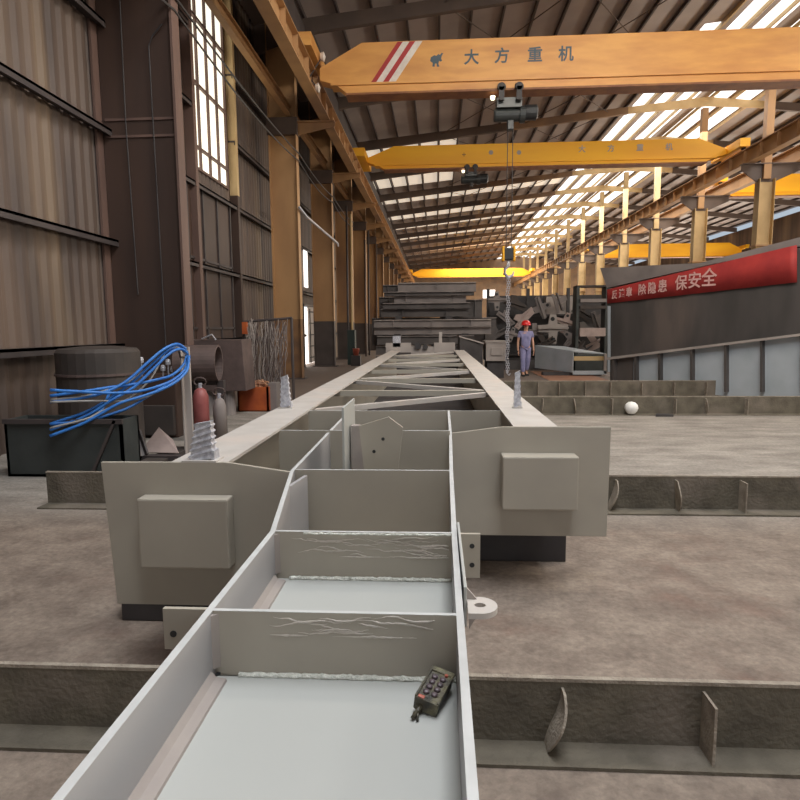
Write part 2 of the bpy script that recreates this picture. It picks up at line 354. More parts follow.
# left columns
LC = [('brown', 10.3)] + [('tan', y) for y in ROWS[3:]]
CI = -4.28
names = ['dark brown steel column nearest on the left, beside the blue hoses', 'tan steel column just past the tall window', 'second tan column past the window, grimy grey foot',
         'third tan column past the window', 'fourth tan column past the window', 'fifth tan column past the window, half hidden by pipes']
for i, (mt, y) in enumerate(LC):
    xi = CI if i else -4.27
    lab = names[i] if i < len(names) else 'distant tan column on the left, number %d past the tall window' % i
    t = thing('steel_column', lab, 'column', 'left columns', (0, 0, 0), kind='structure')
    foot = 1.9 if 0 < i else 0
    zt = roofz(xi) - .3
    m = MB()
    if i == 0:
        m.box(-5.55, xi, y - .02, y + .02, 0, zt)                       # transverse web, seen as a flat sheet
        m.build('web', 'brown', t)
        MB().box(xi - .02, xi + .02, y - .12, y + .16, 0, zt).build('flange', 'pinkpost', t)
        MB().box(-5.6, -5.56, y - .2, y + .2, 0, zt).build('rear_flange', 'pinkpost', t)
        MB().box(-5.5, xi - .03, y - .045, y - .02, 5.05, 5.09).box(-5.5, xi - .03, y - .045, y - .02, 4.78, 4.82).build('cover_joint', 'pinkpost', t)
        MB().tube([(-5.1, y - .05, 2.2), (-5.14, y - .05, 5), (-5.1, y - .05, 9)], .012, 6).tube([(-4.66, y - .05, 1.2), (-4.68, y - .05, 6.2), (-4.6, y - .06, 6.35), (-4.42, y - .1, 6.5)], .012, 6).build('conduit', 'darksteel', t)
    else:
        for nm, z0, z1, mt2 in (('shaft', foot, zt, mt), ('foot', 0, foot, 'tandark' if i > 1 else 'rusttan')):
            MB().box(xi - .84, xi - .02, y - .015, y + .015, z0, z1).box(xi - .02, xi, y - .16, y + .16, z0, z1).box(xi - .86, xi - .84, y - .16, y + .16, z0, z1).build(nm, mt2, t)
        MB().box(xi - .95, xi + .1, y - .26, y + .26, 0, .03).build('base_plate', 'tandark', t)
        # bracket that carries the crane runway
        MB().box(xi, -3.1, y - .12, y + .12, 7.86, 7.9).prism([(xi, y - .012, 7.86), (-3.1, y - .012, 7.86), (-3.1, y - .012, 7.74), (xi, y - .012, 7.5)], (0, .024, 0))\
            .build('bracket', 'tan', t)
        MB().box(xi - .9, xi + .04, y - .18, y + .18, 7.5, 8.0).build('splice_collar', 'rafter', t)
# intermediate wall posts, window-side cream post
for j, (y, mt, lab) in enumerate(((13.9, 'pinkpost', 'narrow brown wall post at the near edge of the tall window'), (16.8, 'palesteel', 'pale cream wall post at the far edge of the tall window'),
                                  (11.4, 'pinkpost', 'thin brown wall post between the dark column and the window'))):
    if mt == 'palesteel':
        t = thing('wall_post', lab, 'wall post', kind='structure')
        MB().box(WX + .01, WX + .22, y - .08, y + .08, 5.2, 10.7).build('upper_post', mt, t); MB().box(WX + .01, WX + .22, y - .08, y + .08, 0, 5.2).build('lower_post', 'brown', t)
    else: struct('wall_post', MB().box(WX + .01, WX + .22, y - .08, y + .08, 0, 10.7), mt, lab, 'wall post')
# girts
girt_z = [1.35, 3.1, 4.9, 6.6, 8.3, 9.8]
for gi, z in enumerate(girt_z):
    m = MB()
    segs = [(YA, 13.95), (16.7, YB)] if WIN[2] < z < WIN[3] else ([(YA, DOOR[0] - .1), (DOOR[1] + .1, YB)] if z < DOOR[3] else [(YA, YB)])
    for a, b in segs: m.box(WX, WX + .2, a, b, z - .02, z + .02).box(WX + .18, WX + .2, a, b, z - .09, z + .02)
    struct('wall_girt', m, 'girt', 'dark horizontal wall rail, %s from the floor up' % ['lowest', 'second', 'third', 'fourth', 'fifth', 'sixth'][gi], 'wall rail', group='wall rails')
# tall window
t = thing('window_1', 'tall daylit factory window with dark mullions high on the left wall', 'window', kind='structure')
MB().box(WX - .05, WX - .03, WIN[0], WIN[1], WIN[2], WIN[3]).build('pane', 'winglass', t)
m = MB()
for k in range(5):
    y = WIN[0] + (WIN[1] - WIN[0]) * k / 4; m.box(WX - .03, WX + .03, y - .03, y + .03, WIN[2], WIN[3])
for z in (WIN[2], 5.85, 7.3, 8.8, WIN[3]): m.box(WX - .03, WX + .04, WIN[0], WIN[1], z - .03, z + .03)
m.build('mullion_frame', 'pinkpost', t)
# brown panelled door leaf below the window
t = thing('door_2', 'brown panelled sheet hatch with slim bars below the tall window', 'door', kind='structure')
MB().box(WX + .03, WX + .07, 13.5, 16.4, .2, 4.95).build('leaf', 'brown', t)
m = MB()
for k in range(4): m.box(WX + .07, WX + .11, 13.5 + k * .95, 13.56 + k * .95, .2, 4.95)
for z in (1.6, 3.2, 4.9): m.box(WX + .07, WX + .11, 13.5, 16.4, z, z + .06)
m.build('rail_bars', 'girt', t)
# side door with daylight behind
t = thing('door_1', 'grey sheet door standing ajar with daylight in the gap beside it', 'door', kind='structure')
MB().box(WX - .3, WX - .28, DOOR[0] - .3, DOOR[1] + .3, -.05, DOOR[3]).build('daylight_gap', 'slit', t)
MB().box(WX + .0, WX + .05, DOOR[0] + .3 * (DOOR[1] - DOOR[0]), DOOR[1], .1, DOOR[3]).build('leaf', 'stackpale', t)
m = MB()
for k in range(5): m.box(WX + .05, WX + .08, DOOR[0] + .34 * (DOOR[1] - DOOR[0]), DOOR[1] - .1, .3 + k * .5, .36 + k * .5)
for k in range(3): m.box(WX + .05, WX + .08, DOOR[0] + (.36 + k * .25) * (DOOR[1] - DOOR[0]), DOOR[0] + (.36 + k * .25) * (DOOR[1] - DOOR[0]) + .06, .1, DOOR[3] - .1)
m.build('leaf_ribs', 'girt', t)
MB().box(WX - .02, WX + .1, DOOR[0] - .08, DOOR[0], 0, DOOR[3] + .08).box(WX - .02, WX + .1, DOOR[1], DOOR[1] + .08, 0, DOOR[3] + .08).box(WX - .02, WX + .1, DOOR[0] - .08, DOOR[1] + .08, DOOR[3], DOOR[3] + .08).build('door_frame', 'girt', t)
struct('window_20', MB().box(WX + .03, WX + .05, at(303, 270, X=WX).y, at(306.5, 270, X=WX).y, at(304, 287, X=WX).z, at(304, 249, X=WX).z), 'slit', 'narrow bright slit of daylight in the left wall above the ajar door', 'window')
# longitudinal steel on the left: tie beam, runway, pipe, cables
struct('tie_beam', MB().ibeam((-4.5, 10.3, 8.35), (-4.5, YB, 8.35), .3, .16), 'tan', 'tan tie beam joining the left columns', 'beam')
struct('eaves_beam', MB().box(-3.95, -3.8, YA, YB, 9.1, 9.2).box(-3.95, -3.93, YA, YB, 9.2, 10.6), 'girt', 'dark eaves walkway panel above the left crane runway', 'beam')
RL, RR = -3.38, 12.3
def runway(x, lab, mt):
    t = thing('crane_runway', lab, 'crane runway', 'crane runways')
    MB().ibeam((x, YA, 8.5), (x, YB, 8.5), .6, .3, .03, .014).build('runway_beam', mt, t)
    if x < 13:
        st = MB().box(-.14, .14, -.006, .006, 7.93, 8.47).build('stiffener', mt, t); st.location = (x, 10.2, 0)
        for i in range(1, 74):
            c = st.copy(); COL.objects.link(c); c.parent = t; c.location = (x, 10.2 + i * 1.2, 0)
    MB().box(x - .03, x + .03, YA, YB, 8.5, 8.56).build('rail', 'darksteel', t)
runway(RL, 'tan crane runway beam on brackets along the left columns', 'tan')
runway(RR, 'tan crane runway beam on the row of middle columns to the right', 'tan')
runway(14.1, 'tan crane runway beam of the neighbouring bay, beyond the middle columns', 'tan')
def cable(name, pts, r, mt, lab, cat='cable', **k):
    return MB().tube(pts, r, 6).build(name, mt, label=lab, cat=cat, smooth=True, **k)
def sag(x, z, ys, d):
    o = []
    for a, b in zip(ys, ys[1:]):
        for i in range(6): u = i / 6; o.append((x, a + (b - a) * u, z - d * 4 * u * (1 - u)))
    o.append((x, ys[-1], z)); return o
t = thing('wall_cable_run', 'black supply cables slung between the left columns', 'cable')
for x_, z_, dd in ((-4.1, 6.95, .12), (-4.12, 6.75, .2)): MB().tube(sag(x_ - .12, z_, [6, 10.3, 19.3, 25.6, 31.6], dd), .02, 5).build('cable', 'darksteel', t)
cable('galvanised_pipe', [(-4.2, 19.0, 5.3), (-4.2, 20, 5.2), (-4.2, 26.2, 5.2), (-4.2, 26.4, 5.1)], .045, 'galv', 'shiny galvanised pipe running past the tan columns', 'pipe')
for k, (x_, y_, zt) in enumerate(((-4.15, 28.6, 7.2), (-4.1, 29.6, 7.0), (-4.0, 34.5, 6.5), (-3.95, 35.8, 7.2), (-3.9, 40, 7))):
    cable('drop_pipe', [(x_, y_, 0), (x_, y_, 3), (x_ + .02, y_, zt)], .05, ['girt', 'palesteel', 'rafter', 'girt', 'rafter'][k], ['thin dark vertical pipe just past the second tan column', 'thin cream vertical pipe past the second tan column', 'brown vertical pipe beyond the third tan column, shorter of two', 'dark vertical pipe beyond the third tan column', 'brown vertical pipe past the fourth tan column'][k], 'pipe', group='drop pipes')
# collector junctions: clamps hung under the left runway
# middle columns on the right
for i, y in enumerate(ROWS[3:]):
    xs_ = 12.95
    t = thing('middle_column', 'cream-tan steel column of the middle row, number %d from the near end' % (i + 1), 'column', 'middle columns', kind='structure')
    MB().box(xs_ - .3, xs_ + .3, y - .01, y + .01, 0, 7.3).box(xs_ - .3, xs_ - .28, y - .2, y + .2, 0, 7.3).box(xs_ + .28, xs_ + .3, y - .2, y + .2, 0, 7.3).build('shaft', 'palesteel', t)
    MB().box(xs_ - .14, xs_ + .14, y - .14, y + .14, 7.3, 12.0).build('upper_shaft', 'tan' if i < 3 else 'palesteel', t)
    MB().box(12.0, 14.3, y - .15, y + .15, 7.86, 7.9).prism([(12.0, y - .02, 7.86), (14.3, y - .02, 7.86), (14.3, y - .02, 7.65), (13.3, y - .02, 7.2), (12.6, y - .02, 7.2), (12.0, y - .02, 7.65)], (0, .04, 0)).build('bracket', 'rafter', t)
    MB().box(xs_ - .36, xs_ + .36, y - .26, y + .26, 4.7, 4.76).box(xs_ - .36, xs_ + .36, y - .26, y + .26, 4.35, 4.4).build('collar', 'tan', t)
# ================================================================== CRANES
def crane(label, Y, x0, x1, z0, z1, mt, text=False, depth=.42, dirt=None, rails=(RL, RR)):
    t = thing('bridge_crane', label, 'crane', 'bridge cranes')
    fl = .30 * (z1 - z0) / 1.4
    zc = z0 + fl
    m = MB()
    m.prism([(x0, Y, zc + .12), (x0, Y, zc + .42 * (z1 - zc)), (x0 + 1.15, Y, z1), (x1 - 1.15, Y, z1), (x1, Y, zc + .42 * (z1 - zc)), (x1, Y, zc + .12), (x1 - .5, Y, zc), (x0 + .45, Y, zc)], (0, depth, 0))
    m.build('main_girder', mt, t, bevel=.015)
    MB().prism([(x0 + .45, Y + .02, zc), (x1 - .5, Y + .02, zc), (x1 - .85, Y + .02, z0 + .05), (x0 + .75, Y + .02, z0 + .05)], (0, depth - .04, 0)).build('lower_girder', mt, t)
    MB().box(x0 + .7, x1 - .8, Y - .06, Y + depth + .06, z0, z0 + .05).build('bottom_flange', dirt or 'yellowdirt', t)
    MB().box(x0 + .3, x1 - .4, Y - .03, Y + depth + .03, zc - .02, zc + .03).build('girder_ledge', mt, t)
    for xe in (x0, x1):
        s = 1 if xe == x0 else -1
        xn = xe; xe = rails[0] if xe == x0 else rails[1]
        e = MB().box(min(xe - .14, xn), max(xe + .14, xn), Y - 1.1, Y + 1.5, 8.66, 8.98).build('end_truck', mt, t)
        for yy in (Y - .85, Y + 1.25):
            MB().lathe([(.0, -.05), (.13, -.05), (.13, .05), (0, .05)], (xe, yy, 8.7), 14, 'X').build('wheel', 'darksteel', e)
    return t, zc
C1Y = 17.1
c1, zc1 = crane('large orange overhead crane with four dark characters, nearest of the cranes', C1Y, -3.13, 12.05, 7.82, 9.16, 'orange')
# stripes, emblem and lettering on the web
m = MB(); 
for (a, b, k) in ((0, .13, 0), (.13, .3, 1), (.30, .44, 0), (.44, .62, 1)):
    m.cur = k
    p0 = at(371, 72, Y=C1Y - .003); p1 = at(393, 43, Y=C1Y - .003)
    sx = 1.07
    m.prism([(p0.x + a * sx, C1Y - .006, zc1 + .04), (p0.x + b * sx, C1Y - .006, zc1 + .04), (p1.x + b * sx + .12, C1Y - .006, 9.14), (p1.x + a * sx + .12, C1Y - .006, 9.14)], (0, .007, 0))
m.build('warning_stripes', ['red', 'white'], c1)
for ch, px_, py_ in (('大', 471.5, 58.0), ('方', 502, 56.5), ('重', 535, 55.5), ('机', 566, 54.5)):
    p = at(px_, py_, Y=C1Y - .01)
    glyph_mesh(ch, .40, 'teal', 'lettering', c1, (p.x, C1Y - .004, p.z), (PI / 2, 0, 0), .004, 1.0, .008)
p = at(436.5, 60, Y=C1Y)
em = [(-.17, -.02), (-.15, .07), (-.06, .12), (.0, .10), (.05, .15), (.09, .12), (.13, .17), (.18, .16), (.14, .10), (.12, .03), (.15, -.02), (.10, -.05), (.07, -.02), (.05, -.10), (.08, -.17), (.01, -.17), (.0, -.09), (-.04, -.09), (-.05, -.17), (-.11, -.16), (-.10, -.07)]
MB().prism([(p.x + a, C1Y - .006, p.z + b) for a, b in em], (0, .007, 0)).build('emblem', 'teal', c1)
def hoist(label, px_, py_, Y, zf, s=1.0):
    """monorail hoist under the bottom flange; zf flange underside"""
    c = at(px_, py_, Y=Y); x0 = c.x
    t = thing('electric_hoist', label, 'hoist', 'crane hoists')
    def b(n, mt, *bx, bev=.01):
        MB().box(x0 + bx[0] * s, x0 + bx[1] * s, Y + bx[2] * s, Y + bx[3] * s, zf + bx[4] * s, zf + bx[5] * s).build(n, mt, t, bevel=bev)
    b('trolley_frame', 'hoistgreen', -.45, .22, -.02, .44, -.42, -.16)
    for xx in (-.34, .12):
        MB().lathe([(0, -.05), (.1, -.05), (.12, 0), (.1, .05), (0, .05)], (x0 + xx * s, Y - .12 * s, zf + .06 * s), 14, 'Y').box(x0 + (xx - .07) * s, x0 + (xx + .07) * s, Y - .17 * s, Y - .08 * s, zf - .28 * s, zf + .06 * s).build('trolley_wheel', 'darksteel', t)
    MB().lathe([(0, -.5), (.16, -.5), (.17, -.46), (.17, .18), (.22, .18), (.22, .32), (0, .32)], (x0, Y + .2, zf - .55 * s), 18, 'X').build('drum', 'hoistgreen', t, smooth=False)
    MB().lathe([(0, .3), (.19, .3), (.2, .34), (.2, .62), (.14, .66), (0, .66)], (x0, Y + .2, zf - .5 * s), 18, 'X').build('motor', 'black', t)
    MB().box(x0 - .15 * s, x0 + .02 * s, Y + .1, Y + .3, zf - .95 * s, zf - .7 * s).build('rope_guide', 'black', t, bevel=.02)
    MB().lathe([(0, 0), (.05, .0), (.07, .09), (0, .09)], (x0 - .55 * s, Y + .1, zf - .18 * s), 10).build('lamp', 'lampm', t)
    return t, x0
h1, hx = hoist('dark hoist trolley under the large orange crane girder', 514, 90, C1Y, 7.82)
C2Y = 27.0
c2, zc2 = crane('bright yellow overhead crane hanging behind the orange one', C2Y, -2.95, 12.05, 8.32, 9.32, 'yellow')
for ch_, px_ in zip('大方重机', (582, 611, 640, 669)):
    p = at(px_, 149.5 - (px_ - 582) * .025, Y=C2Y); glyph_mesh(ch_, .30, 'stackpale', 'lettering', c2, (p.x, C2Y - .004, p.z), (PI / 2, 0, 0), bold=.006)
p = at(464, 155, Y=C2Y); glyph_mesh('+', .34, 'yellowdirt', 'lettering', c2, (p.x, C2Y - .004, p.z), (PI / 2, 0, 0))
for px_ in (491, 519): p = at(px_, 152.5, Y=C2Y); MB().lathe([(0, 0), (.10, 0), (.10, .006), (0, .006)], (p.x, C2Y - .006, p.z), 6, 'Y').build('emblem', 'stackpale', c2)
h2, _ = hoist('small dark hoist under the bright yellow crane', 473, 168, C2Y, 8.32, .75)
crane('distant yellow crane spanning the far end of the hall', 80, -3.1, 12.05, 8.0, 9.1, 'yellow')
crane('yellow crane in the neighbouring bay, the nearer one', 33, 14.35, 28.6, 8.1, 9.2, 'yellow', rails=(14.1, 28.6))
crane('yellow crane in the neighbouring bay, seen low between the middle columns', 60, 14.35, 28.6, 8.0, 9.3, 'yellow', rails=(14.1, 28.6))
# hook block with chain sling hanging at the worker
hk = at(508.5, 262, Y=C1Y + .2)
t = thing('hook_block', 'black and yellow hook block hanging on two ropes from the crane', 'hook block')
for dx in (-.07, .07): MB().tube([(hx - .06 + dx, C1Y + .2, 6.9), (hk.x + dx, C1Y + .2, hk.z + .3)], .012, 5).build('rope', 'darksteel', t)
m = MB().box(hk.x - .14, hk.x + .14, C1Y + .1, C1Y + .3, hk.z + .05, hk.z + .38); m.build('block_body', 'black', t, bevel=.03)
for s_ in (-1, 1): MB().box(hk.x + s_ * .15 - .03, hk.x + s_ * .15 + .03, C1Y + .08, C1Y + .32, hk.z + .02, hk.z + .42).build('block_cheek', 'yellow', t, bevel=.02)
MB().tube([(hk.x + .0, C1Y + .2, hk.z + .05), (hk.x, C1Y + .2, hk.z - .1), (hk.x - .1, C1Y + .2, hk.z - .2), (hk.x - .11, C1Y + .2, hk.z - .32), (hk.x, C1Y + .2, hk.z - .42), (hk.x + .12, C1Y + .2, hk.z - .36), (hk.x + .14, C1Y + .2, hk.z - .26)], [.05, .05, .05, .05, .055, .04, .02], 8).build('hook', 'galv', t, smooth=True)
t2 = thing('chain_sling', 'grey two-leg chain sling hanging from the hook beside the worker', 'chain')
zz = hk.z - .4; n = 0; m = MB()
while zz > .35:
    for dx in (-.026, .026):
        w_ = .022 if n % 2 else .006; d_ = .006 if n % 2 else .022
        x_ = hk.x + dx + .015 * math.sin(n * .7)
        m.tube([(x_ - w_, C1Y + .2 - d_, zz), (x_ - w_, C1Y + .2 - d_, zz - .07), (x_ + w_, C1Y + .2 + d_, zz - .07), (x_ + w_, C1Y + .2 + d_, zz), (x_ - w_, C1Y + .2 - d_, zz)], .010, 4)
    zz -= .065; n += 1
m.build('links', 'galv', t2)
MB().tube([(hk.x - .08, C1Y + .2, hk.z - .38), (hk.x, C1Y + .2, hk.z - .47), (hk.x + .08, C1Y + .2, hk.z - .38)], .025, 6).build('master_link', 'galv', t2)
MB().tube([(hk.x, C1Y + .2, .4), (hk.x, C1Y + .2, .3), (hk.x + .05, C1Y + .2, .24), (hk.x + .1, C1Y + .2, .3)], .02, 6).build('end_hook', 'galv', t2)
# ================================================================== WELDED CHASSIS FRAME
ch = thing('chassis_frame', 'long grey welded steel chassis frame resting on floor beams', 'steel frame')
ZT, ZN, ZB = 1.0, .96, .32
GL, GR = -1.08, .60
for gx, y0, lab in ((GL, 2.66, 'left girder'), (GR, 3.68, 'right girder')):
    g = MB().box(gx - .008, gx + .008, y0, 16.3, ZB + .015, ZT - .015).build('girder_web', 'grey', ch)
    MB().box(gx - .132, gx + .132, y0 + .0, 16.3, ZT - .016, ZT).build('top_flange', 'greytop', g)
    MB().box(gx - .132, gx + .132, y0 + .0, 16.3, ZB, ZB + .016).build('bottom_flange', 'grey', g)
# end plates with cover boxes
def endplate(pts, Y):
    return MB().prism([(x_, Y, z_) for x_, z_ in pts], (0, .018, 0)).build('end_plate', 'grey', ch, bevel=.003)
lp = endplate([(-1.535, ZT), (-.95, ZT + .002), (-.66, ZN), (-.66, ZB), (-1.5, ZB)], 2.64)
rp = endplate([(.055, ZN - .005), (.40, ZT), (1.045, ZT), (1.04, ZB), (.055, ZB)], 3.66)
def cover(px0, px1, py0, py1, Y, depth, parent):
    a = at(px0, py0, Y=Y - depth); b = at(px1, py1, Y=Y - depth)
    MB().box(a.x, b.x, Y - depth, Y, b.z, a.z).build('cover_box', 'grey', parent, bevel=.009)
cover(136, 230, 499, 570, 2.64, .085, lp)
cover(503, 578, 457, 511, 3.66, .13, rp)
# neck: side webs
def plate_path(pts, t_, z0s, z1s):
    """vertical plate along an x,y polyline, z per point"""
    m = MB()
    for i in range(len(pts) - 1):
        (xa, ya), (xb, yb) = pts[i], pts[i + 1]; d = Vector((xb - xa, yb - ya, 0)).normalized(); n_ = Vector((-d.y, d.x, 0)) * t_ / 2
        q = [Vector((xa, ya, z0s[i])), Vector((xb, yb, z0s[i + 1])), Vector((xb, yb, z1s[i + 1])), Vector((xa, ya, z1s[i]))]
        m.prism([p + n_ for p in q], -2 * n_)
    return m
TB = .805
lw = plate_path([(-.52, -.1), (-.52, 1.84), (-.653, 2.66), (-.645, 4.46)], .016, [.78, .78, .40, .35], [ZN, ZN, ZN, ZT - .01]).build('neck_side_plate', 'webgrey', ch)
rw = plate_path([(.045, -.1), (.055, 1.84), (.066, 2.66), (.085, 3.66), (.09, 4.46)], .016, [.78, .78, .40, .35, .35], [ZN, ZN, ZN, ZN, ZT - .01]).build('neck_side_plate', 'webgrey', ch)
MB().box(-.515, .052, -.1, 1.29, TB - .012, TB).box(-.515, .055, 1.30, 1.84, TB - .012, TB).build('trough_floor', 'trough', ch)
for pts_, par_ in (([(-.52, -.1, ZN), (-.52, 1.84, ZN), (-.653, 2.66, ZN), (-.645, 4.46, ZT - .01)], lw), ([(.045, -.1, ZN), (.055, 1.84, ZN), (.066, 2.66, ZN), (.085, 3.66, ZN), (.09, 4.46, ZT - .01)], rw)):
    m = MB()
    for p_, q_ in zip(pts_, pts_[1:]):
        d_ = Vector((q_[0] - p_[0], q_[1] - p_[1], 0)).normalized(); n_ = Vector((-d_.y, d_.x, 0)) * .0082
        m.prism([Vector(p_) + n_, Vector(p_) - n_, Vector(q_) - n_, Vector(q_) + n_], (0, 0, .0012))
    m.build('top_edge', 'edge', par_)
cps = []
for y_, x0_, x1_, zb_, zt_ in ((1.295, -.512, .05, TB, ZN), (1.84, -.512, .052, TB - .3, ZN), (2.68, -.645, .06, .42, ZN), (3.58, -.955, .08, .36, ZT - .012), (4.44, -.955, .475, .36, ZT - .01)):
    cps.append(MB().box(x0_, x1_, y_, y_ + .011, zb_, zt_).build('cross_plate', 'grey', ch))
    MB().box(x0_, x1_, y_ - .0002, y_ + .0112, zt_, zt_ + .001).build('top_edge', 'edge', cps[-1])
MB().box(-.65, .06, 1.86, 2.68, .40, .412).box(-.95, .05, 2.7, 4.44, .35, .362).box(.05, .46, 3.68, 4.44, .35, .362).build('deep_floor_plate', 'grey', ch)
# weld beads along plate feet, backing strips, corner welds
def bead(x0_, x1_, y_, z_, par, r_=.0055):
    pts = []; rs = []; n_ = int(abs(x1_ - x0_) / .008)
    for i in range(n_ + 1):
        pts.append((x0_ + (x1_ - x0_) * i / n_, y_ - r_ * .5 + random.uniform(-.0012, .0012), z_ + r_ * .5 + random.uniform(-.001, .001))); rs.append(r_ * random.uniform(.85, 1.15))
    MB().tube(pts, rs, 6).build('weld_bead', 'weld', par, smooth=True)
bead(-.455, .045, 1.295, TB, cps[0], .0065); bead(-.47, .045, 1.84, TB, cps[1], .007); bead(-.42, .045, 1.835, ZN - .004, cps[1], .003)
def along(x_, y0, y1, sgn):
    MB().prism([(x_, y0, TB), (x_ + sgn * .036, y0, TB), (x_ + sgn * .034, y0, TB + .006), (x_ + sgn * .012, y0, TB + .01), (x_, y0, TB + .022)], (0, y1 - y0, 0)).build('backing_strip', 'strip', ch)
along(-.512, -.1, 1.27, 1); along(-.512, 1.307, 1.815, 1)
for y_ in (1.295, 1.84):
    for x_, sg in ((-.512, 1),):
        MB().prism([(x_, y_, TB + .02), (x_ + sg * .014, y_, TB + .02), (x_, y_ - .014, TB + .02)], (0, 0, .128)).build('corner_weld', 'strip', ch)
MB().prism([(-.508, 1.293, TB + .001), (-.499, 1.293, TB + .001), (-.508, 1.284, TB + .001)], (0, 0, .006)).build('corner_gap', 'black', ch)
# wrinkled skin of paint on the cross plates
def wrinkles(y_, x0_, x1_, z0_, z1_, par, n_, seed):
    rnd = random.Random(seed); m = MB()
    for k in range(n_):
        x = rnd.uniform(x0_, x1_ - .1); z = rnd.uniform(z0_, z1_); L_ = rnd.uniform(.06, .26); pts = []; rs = []; steps = int(L_ / .008)
        dz = rnd.uniform(-.12, .06); ph = rnd.uniform(0, 6); drift = 0
        for i in range(steps + 1):
            drift += rnd.uniform(-.0022, .0022)
            zz_ = min(max(z + dz * i * .008 + drift + .003 * math.sin(ph + i * .5), z0_), z1_)
            pts.append((x, y_, zz_)); rs.append(max(.0004, (.0024) * math.sin(PI * (i + .4) / (steps + .8)) * rnd.uniform(.6, 1.4))); x += .008 + rnd.uniform(-.002, .002)
            if x > x1_: break
        if len(pts) > 3: m.tube(pts, rs[:len(pts)], 5)
    m.build('paint_wrinkles', 'film', par, smooth=True)
wrinkles(1.295, -.47, .0, .905, .955, cps[0], 13, 3); wrinkles(1.84, -.47, .04, .88, .95, cps[1], 22, 5)
# lugs and bolt plates outside the neck
def holed(name, xa, xb, za, zb, Y, holes, par, hr=.008, th=.012, mt='grey'):
    import bmesh
    o = MB().box(xa, xb, Y, Y + th, za, zb).build(name, mt, par)
    m = MB()
    for hx_, hz_ in holes: m.lathe([(0, 0), (hr, 0), (hr, .002), (0, .002)], (hx_, Y - .0015, hz_), 14, 'Y')
    m.build('bolt_hole', 'black', o)
    return o
a = at(163, 617, Y=1.30); b = at(205, 650, Y=1.30)
holed('bolt_plate', a.x, -.528, b.z, ZN, 1.3, [(at(182, 636, Y=1.3).x - .02, at(182, 634, Y=1.3).z)], ch, .008)
a = at(461, 534, Y=1.86); b = at(480, 578, Y=1.86)
holed('bolt_plate', .07, b.x, b.z, a.z, 1.86, [(at(472, 546, Y=1.86).x, at(472, 546, Y=1.86).z), (at(472, 565, Y=1.86).x, at(472, 565, Y=1.86).z)], ch, .008)
MB().box(.066, .074, 1.42, 1.92, .87, .972).build('side_stiffener', 'trough', ch, bevel=.002)
# rounded lifting lug with an eye
c = at(480, 605, z=.93); m = MB(); n_ = 24
outer = [(.075, c.y - .045)] + [(c.x + .042 * math.cos(t_) , c.y + .045 * math.sin(t_)) for t_ in [(-90 + 180 * i / n_) / 180 * PI for i in range(n_ + 1)]] + [(.075, c.y + .045)]
inner = [(c.x + .014 * math.cos(2 * PI * i / 16), c.y + .012 * math.sin(2 * PI * i / 16)) for i in range(16)]
import bmesh
def ring_plate(outer, inner, z0_, z1_, name, mt, par):
    bm = bmesh.new(); es = []
    for loop in (outer, inner):
        vs = [bm.verts.new((x_, y_, z1_)) for x_, y_ in loop]
        es += [bm.edges.new((vs[i], vs[(i + 1) % len(vs)])) for i in range(len(vs))]
    r_ = bmesh.ops.triangle_fill(bm, use_beauty=True, edges=es)
    fs = [f for f in r_['geom'] if isinstance(f, bmesh.types.BMFace)]
    e = bmesh.ops.extrude_face_region(bm, geom=fs)
    bmesh.ops.translate(bm, vec=(0, 0, z0_ - z1_), verts=[v for v in e['geom'] if isinstance(v, bmesh.types.BMVert)])
    bmesh.ops.recalc_face_normals(bm, faces=bm.faces)
    me = bpy.data.meshes.new(name); bm.to_mesh(me); bm.free(); me.materials.append(M[mt])
    o = bpy.data.objects.new(name, me); COL.objects.link(o); o.parent = par; return o
ring_plate(outer, inner, .916, .93, 'lifting_lug', 'greytop', ch)
MB().prism([(.079, c.y - .006, .916), (.105, c.y - .006, .916), (.079, c.y - .006, .87)], (0, .012, 0)).build('lug_gusset', 'strip', ch)
MB().prism([(.074, c.y + .03, .96), (.074, c.y + .03, .93), (.10, c.y + .03, .93)], (0, .008, 0)).build('lug_gusset', 'strip', ch)
# pentagonal bracket with two holes, tall narrow plate
Yb = 3.12
pp = lambda x_, y_, Y_=Yb: at(x_, y_, Y=Y_)
br = MB().prism([pp(359, 426), pp(388.5, 417), pp(403, 427.5), pp(398, 470), (pp(398, 470).x, Yb, .45), (pp(364, 470).x, Yb, .45), pp(364, 470)], (0, .014, 0)).build('gusset_bracket', 'grey', ch)
MB().prism([pp(351, 426), pp(359, 426), pp(364, 470), (pp(364, 470).x, Yb, .45), (pp(351, 470).x, Yb, .45)], (0, .06, 0)).build('bracket_side', 'strip', br)
m = MB()
for q in ((383, 439), (374, 451.5)): p = pp(*q); m.lathe([(0, 0), (.009, 0), (.009, .002), (0, .002)], (p.x, Yb - .0015, p.z), 14, 'Y')
m.build('bolt_hole', 'black', br)
a = at(343, 404, Y=3.0); MB().box(a.x, a.x + .012, 2.95, 3.35, .45, at(343, 404, Y=3.1).z).build('upright_plate', 'trough', ch, bevel=.002)
# small doubler beside the neck corner
MB().prism([(-.625, 2.40, .5), (-.61, 2.40, .5), (-.575, 2.62, .5), (-.59, 2.62, .5)], (0, 0, .45)).build('doubler_plate', 'webgrey', ch)
